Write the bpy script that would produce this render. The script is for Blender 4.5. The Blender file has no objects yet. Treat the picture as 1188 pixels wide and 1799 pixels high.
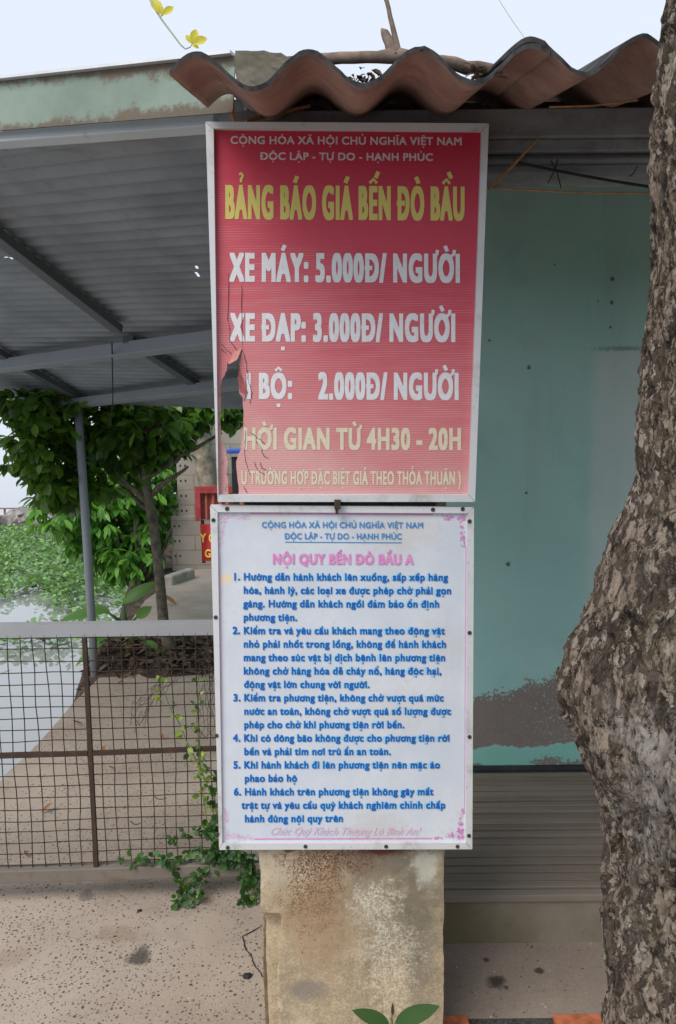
import bpy, bmesh, math, random, unicodedata
from mathutils import Vector, Matrix, noise
from mathutils.geometry import tessellate_polygon
V = Vector
random.seed(7)
sc = bpy.context.scene
COL = sc.collection

# ------------------------------------------------------------------ camera, world, sun, exposure
F, CX, CY, EYE = 1350.0, 594.0, 899.5, 1.5
TILT, ROLL = math.radians(7.0), math.radians(-0.6)
cd = bpy.data.cameras.new('camera')
cam = bpy.data.objects.new('camera', cd); COL.objects.link(cam)
cd.sensor_fit = 'VERTICAL'; cd.sensor_height = 24; cd.lens = 24 * F / 1799.0
cd.clip_start = 0.02; cd.clip_end = 2000
CR = Matrix.Rotation(math.pi / 2 - TILT, 3, 'X') @ Matrix.Rotation(ROLL, 3, 'Z')
cam.matrix_world = Matrix.Translation((0, 0, EYE)) @ CR.to_4x4()
sc.camera = cam

SUN = V((-0.45, -0.55, 0.80)).normalized()
w = bpy.data.worlds.new('World'); sc.world = w; w.use_nodes = True
nt = w.node_tree; bg = nt.nodes['Background']
sky = nt.nodes.new('ShaderNodeTexSky'); sky.sky_type = 'NISHITA'; sky.sun_disc = False
sky.sun_elevation = math.asin(SUN.z); sky.sun_rotation = math.atan2(SUN.x, SUN.y)
sky.dust_density = 4; sky.air_density = 1.0; sky.ozone_density = 1.0
mx = nt.nodes.new('ShaderNodeMixRGB'); mx.inputs[0].default_value = 0.86
mx.inputs[2].default_value = (6.1, 6.6, 7.5, 1)              # even overcast cloud cover
nt.links.new(sky.outputs[0], mx.inputs[1]); nt.links.new(mx.outputs[0], bg.inputs[0])
bg.inputs[1].default_value = 0.10
sl = bpy.data.lights.new('sun', 'SUN'); sl.energy = 1.9; sl.angle = math.radians(35); sl.color = (1, .95, .88)
so = bpy.data.objects.new('sun', sl); COL.objects.link(so)
so.rotation_euler = SUN.to_track_quat('Z', 'Y').to_euler()
sc.view_settings.view_transform = 'Standard'; sc.view_settings.look = 'None'
sc.view_settings.gamma = 1; sc.view_settings.exposure = 0.56
sc.render.engine = 'CYCLES'; sc.cycles.max_bounces = 8

# ------------------------------------------------------------------ helpers
def ray(px, py):
    return CR @ V(((px - CX) / F, -(py - CY) / F, -1.0))
O = V((0, 0, EYE))
def at(px, py, Y):
    d = ray(px, py); return O + d * (Y / d.y)
def gz(px, py, z=0.0):
    d = ray(px, py); return O + d * ((z - EYE) / d.z)
def onp(px, py, p, n):
    d = ray(px, py); return O + d * ((p - O).dot(n) / d.dot(n))
def lerp(a, b, t): return a + (b - a) * t
def fbm(p, o=4): return noise.fractal(p, 1.0, 2.0, o)

class MB:
    def __init__(s): s.v = []; s.f = []; s.m = []
    def add(s, vs, fs, mi=0):
        k = len(s.v); s.v += [V(x) for x in vs]
        for f in fs: s.f.append([k + i for i in f]); s.m.append(mi)
    def poly(s, pts, mi=0): s.add(pts, [list(range(len(pts)))], mi)
    def box(s, lo, hi, mi=0):
        x0, y0, z0 = lo; x1, y1, z1 = hi
        s.add([(x0,y0,z0),(x1,y0,z0),(x1,y1,z0),(x0,y1,z0),(x0,y0,z1),(x1,y0,z1),(x1,y1,z1),(x0,y1,z1)],
              [(3,2,1,0),(4,5,6,7),(0,1,5,4),(1,2,6,5),(2,3,7,6),(3,0,4,7)], mi)
    def beam(s, a, b, w, h, up=(0, 0, 1), mi=0):
        a = V(a); b = V(b); d = (b - a).normalized(); up = V(up)
        r = d.cross(up).normalized(); u = r.cross(d).normalized()
        q = [r * (i * w / 2) + u * (j * h / 2) for i, j in ((-1,-1),(1,-1),(1,1),(-1,1))]
        s.add([a + x for x in q] + [b + x for x in q],
              [(3,2,1,0),(4,5,6,7),(0,1,5,4),(1,2,6,5),(2,3,7,6),(3,0,4,7)], mi)
    def tube(s, pts, rad, n=8, mi=0):
        pts = [V(p) for p in pts]; N = len(pts)
        if not hasattr(rad, '__len__'): rad = [rad] * N
        vs = []; fs = []; ref = V((0.13, 0.21, 0.97))
        for i, p in enumerate(pts):
            d = (pts[min(i+1, N-1)] - pts[max(i-1, 0)]).normalized()
            if abs(d.dot(ref)) > .95: ref = V((0.9, 0.3, 0.1))
            a = d.cross(ref).normalized(); b = d.cross(a)
            for k in range(n):
                t = 2 * math.pi * k / n
                vs.append(p + (a * math.cos(t) + b * math.sin(t)) * rad[i])
        for i in range(N - 1):
            for k in range(n):
                k2 = (k + 1) % n
                fs.append((i*n+k, i*n+k2, (i+1)*n+k2, (i+1)*n+k))
        fs.append(tuple(range(n-1, -1, -1))); fs.append(tuple((N-1)*n + k for k in range(n)))
        s.add(vs, fs, mi)
    def leaf(s, b, d, nrm, L, W, bend=0.2, fold=0.25, seg=4, tip=0.55, mi=0):
        d = V(d).normalized(); r = d.cross(V(nrm))
        if r.length < 1e-4: r = d.cross(V((.3, .5, .8)))
        r.normalize(); n = r.cross(d)
        vs = []; fs = []
        for i in range(seg + 1):
            t = i / seg
            wd = W * .5 * (math.sin(math.pi * min(1, t ** (math.log(.5) / math.log(tip)))) ** .75 if 0 < t < 1 else 0.02)
            c = V(b) + d * (L * t) - n * (bend * L * t * t)
            vs += [c - r * wd + n * (fold * wd), c, c + r * wd + n * (fold * wd)]
        for i in range(seg):
            k = 3 * i
            fs += [(k, k+1, k+4, k+3), (k+1, k+2, k+5, k+4)]
        s.add(vs, fs, mi)
    def grid(s, fn, nu, nv, mi=0, skip=None, flip=False):
        k = len(s.v)
        for j in range(nv + 1):
            for i in range(nu + 1): s.v.append(V(fn(i / nu, j / nv)))
        for j in range(nv):
            for i in range(nu):
                if skip and skip(i, j): continue
                q = [k + j*(nu+1)+i, k + j*(nu+1)+i+1, k + (j+1)*(nu+1)+i+1, k + (j+1)*(nu+1)+i]
                s.f.append(q[::-1] if flip else q); s.m.append(mi)
    def build(s, name, mats, parent=None, smooth=False, bevel=0, loc=None):
        org = V((0, 0, 0))
        if parent is not None:
            q = parent
            while q: org = org + q.location; q = q.parent
        elif loc is not None: org = V(loc)
        me = bpy.data.meshes.new(name)
        me.from_pydata([v - org for v in s.v], [], s.f)
        if not isinstance(mats, (list, tuple)): mats = [mats]
        for m in mats: me.materials.append(m)
        me.polygons.foreach_set('material_index', s.m)
        if smooth: me.polygons.foreach_set('use_smooth', [True] * len(s.f))
        me.validate(); me.update()
        o = bpy.data.objects.new(name, me); COL.objects.link(o)
        if parent is not None: o.parent = parent
        else: o.location = org
        if bevel:
            b = o.modifiers.new('bevel', 'BEVEL'); b.width = bevel; b.segments = 2; b.limit_method = 'ANGLE'
        return o

def tag(o, label=None, cat=None, group=None, kind=None):
    if label: o['label'] = label
    if cat: o['category'] = cat
    if group: o['group'] = group
    if kind: o['kind'] = kind
    return o
def thing(name, label, cat, loc=(0, 0, 0), group=None):
    o = bpy.data.objects.new(name, None); COL.objects.link(o)
    o.empty_display_size = .1; o.location = loc
    return tag(o, label, cat, group)
def struct(o): o['kind'] = 'structure'; return o

# ------------------------------------------------------------------ materials
def srgb(r, g, b):
    f = lambda c: (c/255/12.92 if c/255 <= .04045 else ((c/255 + .055)/1.055) ** 2.4)
    return (f(r), f(g), f(b), 1)
class G:
    def __init__(s, name):
        s.mat = bpy.data.materials.new(name); s.mat.use_nodes = True
        s.t = s.mat.node_tree; s.b = s.t.nodes['Principled BSDF']
        s.b.inputs['Roughness'].default_value = .8; s.b.inputs['Specular IOR Level'].default_value = .3
        s.tc = s.t.nodes.new('ShaderNodeTexCoord').outputs['Object']
    def n(s, ty, ins=None, **kw):
        x = s.t.nodes.new('ShaderNode' + ty)
        for k, v in kw.items(): setattr(x, k, v)
        for k, v in (ins or {}).items():
            if hasattr(v, 'is_linked'): s.t.links.new(v, x.inputs[k])
            else: x.inputs[k].default_value = v
        return x
    def math(s, op, a, b=0.0, c=0.0, clamp=False): return s.n('Math', {0: a, 1: b, 2: c}, operation=op, use_clamp=clamp).outputs[0]
    def map(s, scale=(1, 1, 1), loc=(0, 0, 0), vec=None):
        return s.n('Mapping', {'Vector': vec or s.tc, 'Scale': scale, 'Location': loc}).outputs[0]
    def noise(s, sc_, det=6, rough=.6, vec=None, dist=0.0):
        return s.n('TexNoise', {'Vector': vec or s.tc, 'Scale': sc_, 'Detail': det, 'Roughness': rough, 'Distortion': dist}).outputs[0]
    def vor(s, sc_, vec=None, feature='F1', rnd=1.0):
        return s.n('TexVoronoi', {'Vector': vec or s.tc, 'Scale': sc_, 'Randomness': rnd}, feature=feature)
    def ramp(s, fac, stops, interp='LINEAR'):
        r = s.n('ValToRGB', {0: fac}); cr = r.color_ramp; cr.interpolation = interp
        while len(cr.elements) < len(stops): cr.elements.new(.5)
        for e, (p, c) in zip(cr.elements, stops):
            e.position = p; e.color = c if hasattr(c, '__len__') else (c, c, c, 1)
        return r.outputs[0]
    def step(s, x, a, b): return s.n('MapRange', {0: x, 1: a, 2: b}, interpolation_type='SMOOTHSTEP').outputs[0]
    def mix(s, fac, a, b, mode='MIX'): return s.n('MixRGB', {0: fac, 1: a, 2: b}, blend_type=mode).outputs[0]
    def xyz(s, vec=None):
        o = s.n('SeparateXYZ', {0: vec or s.tc}).outputs; return o[0], o[1], o[2]
    def blob(s, c, r, nz=None, amt=.5):
        d = s.n('VectorMath', {0: s.map((1/r[0], 1/r[1], 1/r[2]), tuple(-c[i]/r[i] for i in range(3)))}, operation='LENGTH').outputs['Value']
        if nz is not None: d = s.math('ADD', d, s.math('MULTIPLY', s.math('SUBTRACT', nz, .5), amt * 5))
        return s.step(d, 1.2, .45)
    def color(s, c): s._set('Base Color', c); return s
    def _set(s, k, v):
        if hasattr(v, 'is_linked'): s.t.links.new(v, s.b.inputs[k])
        else: s.b.inputs[k].default_value = v
    def bump(s, h, strength=.3, dist=.005, prev=None):
        ins = {'Strength': strength, 'Distance': dist, 'Height': h}
        if prev is not None: ins['Normal'] = prev
        o = s.n('Bump', ins).outputs[0]; s._set('Normal', o); return o
    def rough(s, v): s._set('Roughness', v); return s
def simple(name, c, rough=.7, var=.12, sc_=30, bump=0.15, metal=0, spec=.3):
    g = G(name); n = g.noise(sc_)
    d = tuple(x * (1 - var * 2) for x in c[:3]) + (1,); l = tuple(min(1, x * (1 + var * 1.4)) for x in c[:3]) + (1,)
    g.color(g.ramp(n, [(.3, d), (.7, l)])).rough(rough); g.b.inputs['Metallic'].default_value = metal
    g.b.inputs['Specular IOR Level'].default_value = spec
    if bump: g.bump(n, bump, .003)
    return g.mat
def metal(name, base, rust=.3, rustc=(.10, .045, .022, 1), sc_=9, rough=.5, thr=.6):
    g = G(name); n = g.noise(sc_, 8, .7); n2 = g.noise(sc_ * 6, 5, .7)
    k = g.step(g.math('ADD', g.math('MULTIPLY', n, .75), g.math('MULTIPLY', n2, .25)), thr - .0, thr + .12)
    d = tuple(x * .72 for x in base[:3]) + (1,)
    c0 = g.mix(g.noise(sc_ * .6, 4), d, base)
    g.color(g.mix(g.math('MULTIPLY', k, rust), c0, g.mix(n2, rustc, tuple(x * 2 for x in rustc[:3]) + (1,))))
    g.rough(rough); g.bump(n2, .2, .002); return g.mat
def leafmat(name, dark, light, trans=.35, rough=.4, tint=(.25, .42, .06, 1)):
    g = G(name)
    rnd = g.n('NewGeometry').outputs['Random Per Island']
    c = g.ramp(rnd, [(0, dark), (.75, light), (1, tuple(min(1, x*1.5) for x in light[:3]) + (1,))])
    n = g.noise(40, 3); c = g.mix(g.math('MULTIPLY', n, .25), c, dark)
    g.color(c).rough(rough); g.b.inputs['Specular IOR Level'].default_value = .45
    tr = g.n('BsdfTranslucent', {0: g.mix(.6, c, tint)})
    ms = g.n('MixShader', {0: trans, 1: g.b.outputs[0], 2: tr.outputs[0]})
    g.t.links.new(ms.outputs[0], g.t.nodes['Material Output'].inputs[0]); return g.mat

# pitted outdoor concrete
def concrete_mat(name, base, light, dark, pits=True, stain=None):
    g = G(name)
    n1 = g.noise(1.3, 6, .6); n2 = g.noise(9, 8, .7); n3 = g.noise(120, 4, .7)
    c = g.mix(g.step(n1, .32, .7), dark, light)
    c = g.mix(g.math('MULTIPLY', g.step(n2, .4, .72), .55), c, base)
    c = g.mix(g.math('MULTIPLY', g.step(n3, .35, .75), .28), c, tuple(x * 1.35 for x in light[:3]) + (1,))
    bd = n3; h = g.math('ADD', g.math('MULTIPLY', n3, .3), g.math('MULTIPLY', n2, .6))
    if pits:
        wv = g.n('VectorMath', {0: g.tc, 1: g.n('VectorMath', {0: g.n('TexNoise', {'Vector': g.tc, 'Scale': 60.0, 'Detail': 2.0}).outputs[1], 1: (.010, .010, 0)}, operation='MULTIPLY').outputs[0]}, operation='ADD').outputs[0]
        for sc_, thr, siz in ((44, .58, .235), (75, .68, .25), (30, .95, .15)):
            vo = g.n('TexVoronoi', {'Vector': wv, 'Scale': sc_ * 1.25}, voronoi_dimensions='2D'); r = g.xyz(vo.outputs['Color'])
            dens = g.math('ADD', g.math('MULTIPLY', g.math('SUBTRACT', g.noise(3.4, 5, .65), .5), 2.4), r[0])
            on = g.math('GREATER_THAN', dens, thr)
            rr = g.math('ADD', siz * .55, g.math('MULTIPLY', r[1], siz * .6))
            d = g.math('DIVIDE', vo.outputs['Distance'], rr)
            pit = g.math('MULTIPLY', g.step(d, 1.05, .6), on)
            c = g.mix(g.math('MULTIPLY', pit, g.math('ADD', .5, g.math('MULTIPLY', r[2], .5))), c, (.075, .047, .032, 1))
            h = g.math('SUBTRACT', h, g.math('MULTIPLY', pit, 1.2))
    for (cx, cy, r, col, k) in (stain or []):
        m = g.blob((cx, cy, 0), (r, r, 1), n2, .8); c = g.mix(g.math('MULTIPLY', m, k), c, col)
    g.color(c).rough(.88); g.bump(h, .35, .004); return g.mat

def pxs(px, py, r, col, k): p = gz(px, py); return (p.x, p.y, r, col, k)
M = {}
M['slab'] = concrete_mat('pitted_concrete', (.33, .27, .22, 1), (.40, .335, .277, 1), (.26, .206, .165, 1), True,
    [pxs(250, 1682, .035, (.05, .045, .04, 1), .85), pxs(210, 1640, .05, (.17, .10, .06, 1), .3), pxs(330, 1530, .3, (.20, .16, .13, 1), .4),
     pxs(20, 1680, .06, (.16, .10, .06, 1), .3), pxs(150, 1575, .03, (.1, .09, .08, 1), .6), pxs(330, 1260, .3, (.34, .28, .23, 1), .4)])
M['veranda'] = concrete_mat('worn_cement', (.24, .195, .165, 1), (.28, .23, .19, 1), (.18, .145, .12, 1), False,
    [pxs(868, 1727, .03, (.03, .025, .02, 1), .9), pxs(855, 1690, .012, (.04, .03, .03, 1), .9), pxs(948, 1710, .012, (.04, .03, .03, 1), .9), pxs(890, 1738, .01, (.04, .03, .03, 1), .9)])
M['oldslab'] = concrete_mat('pale_concrete', (.36, .30, .245, 1), (.42, .36, .30, 1), (.22, .18, .145, 1), False)
M['block'] = simple('grey_block', (.36, .33, .29, 1), .9, .15, 12, .4)
M['earth'] = simple('earth', (.065, .047, .034, 1), .95, .45, 14, .9)
M['alu'] = simple('aluminium_trim', (.60, .62, .64, 1), .42, .06, 14, .05, metal=.25, spec=.5)
def _alu():
    g = G('dirty_trim'); n = g.noise(10, 8, .7); n2 = g.noise(60, 5, .7)
    c = g.mix(g.step(n, .5, .78), (.62, .64, .66, 1), (.34, .32, .28, 1))
    c = g.mix(g.math('MULTIPLY', g.step(n2, .6, .75), .5), c, (.16, .13, .11, 1))
    g.color(c).rough(.5); g.b.inputs['Metallic'].default_value = .2; g.bump(n2, .1, .001); return g.mat
M['trim'] = _alu()
M['galv'] = metal('galvanised_steel', (.30, .32, .35, 1), .35, sc_=8, thr=.6)
M['lightsteel'] = metal('light_dirty_steel', (.60, .63, .66, 1), .5, (.15, .12, .10, 1), 7, thr=.55)
M['galvdark'] = metal('dull_steel', (.11, .115, .125, 1), .3, sc_=8, thr=.62)
M['rail'] = metal('grey_gate_steel', (.36, .37, .39, 1), .3, (.16, .09, .05, 1), 9, thr=.62)
M['oldrail'] = metal('weathered_gate_steel', (.20, .175, .15, 1), .6, (.10, .06, .04, 1), 9, thr=.5)
M['rustbar'] = metal('rusty_steel', (.055, .036, .028, 1), .7, (.07, .034, .02, 1), 30, .85, .5)
M['wire'] = metal('rusty_wire', (.045, .032, .026, 1), .7, (.085, .042, .024, 1), 12, .85, .5)
M['screw'] = metal('rusty_screw', (.05, .045, .042, 1), .5, (.06, .03, .02, 1), 90, .6, .5)
M['bark2'] = simple('small_tree_bark', (.15, .13, .095, 1), .9, .3, 25, .6)
M['deadwood'] = simple('dead_wood', (.20, .15, .12, 1), .9, .25, 30, .6)
M['bamboo'] = simple('bamboo_strip', (.36, .21, .09, 1), .7, .25, 40, .2)
M['cable'] = simple('black_cable', (.02, .02, .022, 1), .6, .1, 10, 0)
M['palewire'] = simple('pale_wire', (.42, .44, .30, 1), .6, .1, 10, 0)
M['stem'] = simple('green_stem', (.13, .17, .05, 1), .6, .2, 40, .1)
M['drystem'] = simple('dry_stem', (.10, .07, .05, 1), .9, .2, 40, .1)
M['redpaint'] = simple('red_paint', (.36, .05, .055, 1), .55, .2, 12, .1)
M['redsheet'] = metal('faded_red_sheet', (.50, .13, .11, 1), .6, (.22, .17, .10, 1), 14, .6, .5)
M['banner'] = simple('red_banner_cloth', (.48, .035, .035, 1), .6, .1, 12, .1)
M['yellowink'] = simple('yellow_ink', (.80, .62, .08, 1), .6, .05, 30, 0)
M['bluepaint'] = simple('blue_paint', (.05, .10, .45, 1), .5, .15, 30, .1)
M['dark'] = simple('dark_post', (.03, .03, .032, 1), .8, .2, 20, .2)
M['brick'] = simple('orange_brick', (.42, .13, .06, 1), .85, .2, 40, .4)
M['gravel'] = simple('dark_gravel', (.06, .06, .058, 1), .9, .45, 160, .9)
M['crown'] = leafmat('broad_leaf', (.014, .042, .012, 1), (.12, .25, .03, 1), .4, .3)
M['brightleaf'] = leafmat('bright_leaf', (.05, .17, .02, 1), (.14, .36, .045, 1), .45)
M['vine'] = leafmat('vine_leaf', (.012, .04, .012, 1), (.04, .11, .022, 1), .2)
M['youngvine'] = leafmat('young_leaf', (.15, .25, .03, 1), (.30, .38, .05, 1), .35)
M['yellowleaf'] = leafmat('yellow_leaf', (.55, .50, .04, 1), (.75, .68, .06, 1), .4, tint=(.8, .7, .1, 1))
M['banana'] = leafmat('banana_leaf', (.06, .17, .03, 1), (.12, .28, .05, 1), .4)
M['hyacinth'] = leafmat('hyacinth_leaf', (.07, .18, .045, 1), (.20, .36, .11, 1), .3, .4)
M['weed'] = leafmat('weed_leaf', (.014, .036, .009, 1), (.03, .085, .015, 1), .15, .8)
M['purpleleaf'] = leafmat('purple_leaf', (.04, .018, .02, 1), (.07, .03, .03, 1), .1)
M['litter'] = leafmat('dead_leaf', (.03, .02, .014, 1), (.13, .085, .055, 1), .05, .8, (.2, .1, .05, 1))
M['dryleaf'] = leafmat('brown_leaf', (.17, .07, .03, 1), (.30, .15, .06, 1), .05, .8, (.3, .15, .06, 1))
M['farwall'] = simple('grey_far_concrete', (.20, .21, .23, 1), .9, .1, 1.2, .1)
M['farred'] = simple('faded_red_iron', (.28, .14, .13, 1), .8, .2, 3, .1)
M['rubble'] = simple('rubble', (.27, .25, .235, 1), .95, .35, 5, .5)
def _water():
    g = G('river_water'); g.color((.27, .285, .28, 1)).rough(.05)
    g.b.inputs['IOR'].default_value = 1.4; g.b.inputs['Specular IOR Level'].default_value = .9
    g.b.inputs['Coat Weight'].default_value = .5; g.b.inputs['Coat Roughness'].default_value = .03
    n = g.noise(5, 3, .5, g.map((1, .5, 1))); g.bump(n, .06, .02); return g.mat
M['water'] = _water()
# ------------------------------------------------------------------ ground and water
def edge(y):
    if y < 4.4: return -1.44
    y = min(y, 22); return -1.44 - (y - 4.4) * .15 + .10 * math.sin(y * 2.1) * min(1, y - 4.4)
def hgt(x, y):
    n = noise.noise(V((x * 1.3, y * 1.3, 0)))
    near = -0.06 if y < 4.3 else .0
    e = edge(y); wd = .12 if y < 4.2 else min(.7, .12 + (y - 4.2) * .5)
    s = min(1, max(0, (x - (e - wd)) / wd)); s = s * s * (3 - 2 * s)
    z = -1.7 + (1.7 + near) * s
    if y > 4.3: z += (.09 * n + .06 * noise.noise(V((x * 6, y * 6, 2)))) * min(1, s * 1.5)
    fb = min(1, max(0, (y - 16.6 - .6 * noise.noise(V((x * .5, 3, 1)))) / 1.0)) * min(1, max(0, (19.6 - y) / 1.0))
    if x < e: z = max(z, -1.7 + .85 * fb + .1 * n * fb)
    return z
xs = [-400, -200, -90, -45, -25, -16] + [-12 + .35 * i for i in range(24)] + [-3.6 + .12 * i for i in range(30)] + [.3, 1, 2, 4, 8, 14, 25, 60, 200, 400]
ys = [-300, -100, -40, -15, -8, -3, 0, 2] + [3 + .2 * i for i in range(80)] + [19.5, 20.5, 22, 26, 32, 45, 70, 120, 250, 600]
mb = MB(); nx = len(xs)
mb.v = [V((x, y, hgt(x, y))) for y in ys for x in xs]
for j in range(len(ys) - 1):
    for i in range(nx - 1):
        mb.f.append([j*nx+i, j*nx+i+1, (j+1)*nx+i+1, (j+1)*nx+i]); mb.m.append(0)
struct(mb.build('terrain', M['earth'], smooth=True))
WZ = -0.9
mb = MB(); mb.poly([(-400, -60, WZ), (-1.2, -60, WZ), (-1.2, 500, WZ), (-400, 500, WZ)]); struct(mb.build('water', M['water']))
# concrete landing slab with a slightly broken far edge
mb = MB()
far = [gz(175, 1187), gz(225, 1182), gz(300, 1176), gz(372, 1168)]
top = [V((-1.42, -1.0, 0)), V((9, -1.0, 0)), V((9, 2.0, 0)), V((9, 4.5, 0)), V((-.1, 4.5, 0))] + far[::-1]  # slab cut short behind the camera to reduce bounced light on the wall
lx = far[0].x
for k in range(26):
    y = far[0].y - .05 - k * (far[0].y + .9) / 26
    top.append(V((lerp(lx, -1.42, k / 25) + .022 * noise.noise(V((3, y * 4, 0))), y, 0)))
mb.poly(top); bot = [p + V((0, 0, -.2)) for p in top]; N = len(top)
for i in range(N): mb.add([top[i], bot[i], bot[(i+1) % N], top[(i+1) % N]], [(0, 1, 2, 3)])
struct(mb.build('concrete_slab', M['slab']))
mb = MB(); fx = at(775, 1700, 1.8).x - .12
y0 = gz(900, 1793).y; y1 = gz(900, 1660).y
mb.poly([(fx, y0, .006), (5, y0, .006), (5, y1 + .05, .006), (fx, y1 + .05, .006)]); struct(mb.build('veranda_floor', M['veranda']))
mb = MB(); mb.poly([(fx, y0 - .14, .004), (5, y0 - .14, .004), (5, y0, .004), (fx, y0, .004)]); struct(mb.build('gravel_strip', M['gravel']))
# raised pale slab behind the planting bed
rz = .18
mb = MB(); pl = [gz(228, 1094, rz), gz(255, 1055, rz), gz(290, 1030, rz), gz(336, 1001, rz)]
q = [pl[0], V((.3, pl[0].y - .02, rz)), V((.3, pl[3].y + .3, rz)), pl[3], pl[2], pl[1]]
mb.poly(q); qb = [p + V((0, 0, -.3)) for p in q]
for i in range(6): mb.add([q[i], qb[i], qb[(i+1) % 6], q[(i+1) % 6]], [(0, 1, 2, 3)])
struct(mb.build('raised_path', M['oldslab']))

# crack in the slab: thin dark groove strip
def ribbon(pts, w, up):
    L = []; R = []
    for i, p in enumerate(pts):
        d = (pts[min(i+1, len(pts)-1)] - pts[max(i-1, 0)]); r = d.cross(up).normalized()
        ww = w * (.5 + .8 * random.random()) * (.35 if i in (0, len(pts)-1) else 1)
        L.append(p - r * ww / 2); R.append(p + r * ww / 2)
    return L, R
def crackmesh(mb, pxl, fn, w, up, off, sub=4, jit=2.0, mi=0):
    pts = []
    for i in range(len(pxl) - 1):
        for k in range(sub):
            t = k / sub; pts.append((lerp(pxl[i][0], pxl[i+1][0], t) + random.uniform(-jit, jit), lerp(pxl[i][1], pxl[i+1][1], t) + random.uniform(-jit, jit)))
    pts.append(pxl[-1])
    P = [fn(*p) + off for p in pts]; L, R = ribbon(P, w, up)
    for i in range(len(P) - 1): mb.add([L[i], R[i], R[i+1], L[i+1]], [(0, 1, 2, 3)], mi)
mb = MB()
crackmesh(mb, [(462, 1628), (428, 1646), (432, 1668), (445, 1690), (458, 1712), (474, 1730)], lambda x, y: gz(x, y), .004, V((0, 0, 1)), V((0, 0, .002)))
struct(mb.build('ground_crack', M['dark']))
# ------------------------------------------------------------------ lettering
CAPH = None; GC = {}; ADV = {}
def _curve(body):
    c = bpy.data.curves.new('glyph', 'FONT'); c.body = body
    o = bpy.data.objects.new('glyph', c); COL.objects.link(o); bpy.context.view_layer.update(); return o
def _xmax(body):
    o = _curve(body); r = max(b[0] for b in o.bound_box); t = max(b[1] for b in o.bound_box)
    c = o.data; bpy.data.objects.remove(o); bpy.data.curves.remove(c); return r, t
CAPH = _xmax('H')[1]; _xI = _xmax('I')[0]; XH = _xmax('x')[1] / CAPH
def adv(ch):
    if ch not in ADV: ADV[ch] = (_xmax(ch + 'I')[0] - _xI) / CAPH if ch != ' ' else (_xmax('I I')[0] - _xmax('II')[0]) / CAPH
    return ADV[ch]
def glyph(ch):
    if ch in GC: return GC[ch]
    o = _curve(ch); o.data.resolution_u = 4; bpy.context.view_layer.update()
    me = bpy.data.meshes.new_from_object(o.evaluated_get(bpy.context.evaluated_depsgraph_get()))
    r = ([(v.co.x / CAPH, v.co.y / CAPH) for v in me.vertices], [tuple(p.vertices) for p in me.polygons])
    bpy.data.meshes.remove(me); d0 = o.data; bpy.data.objects.remove(o); bpy.data.curves.remove(d0)
    GC[ch] = r; return r
def strk(pts, w):
    pts = [V((p[0], p[1], 0)) for p in pts]; L = []; R = []
    for i, p in enumerate(pts):
        d = (pts[min(i+1, len(pts)-1)] - pts[max(i-1, 0)]).normalized(); r = V((d.y, -d.x, 0))
        L.append(p - r * w / 2); R.append(p + r * w / 2)
    vs = []; fs = []
    for a, b in zip(L, R): vs += [(a.x, a.y), (b.x, b.y)]
    for i in range(len(pts) - 1): fs.append((2*i, 2*i+1, 2*i+3, 2*i+2))
    return vs, fs
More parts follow.
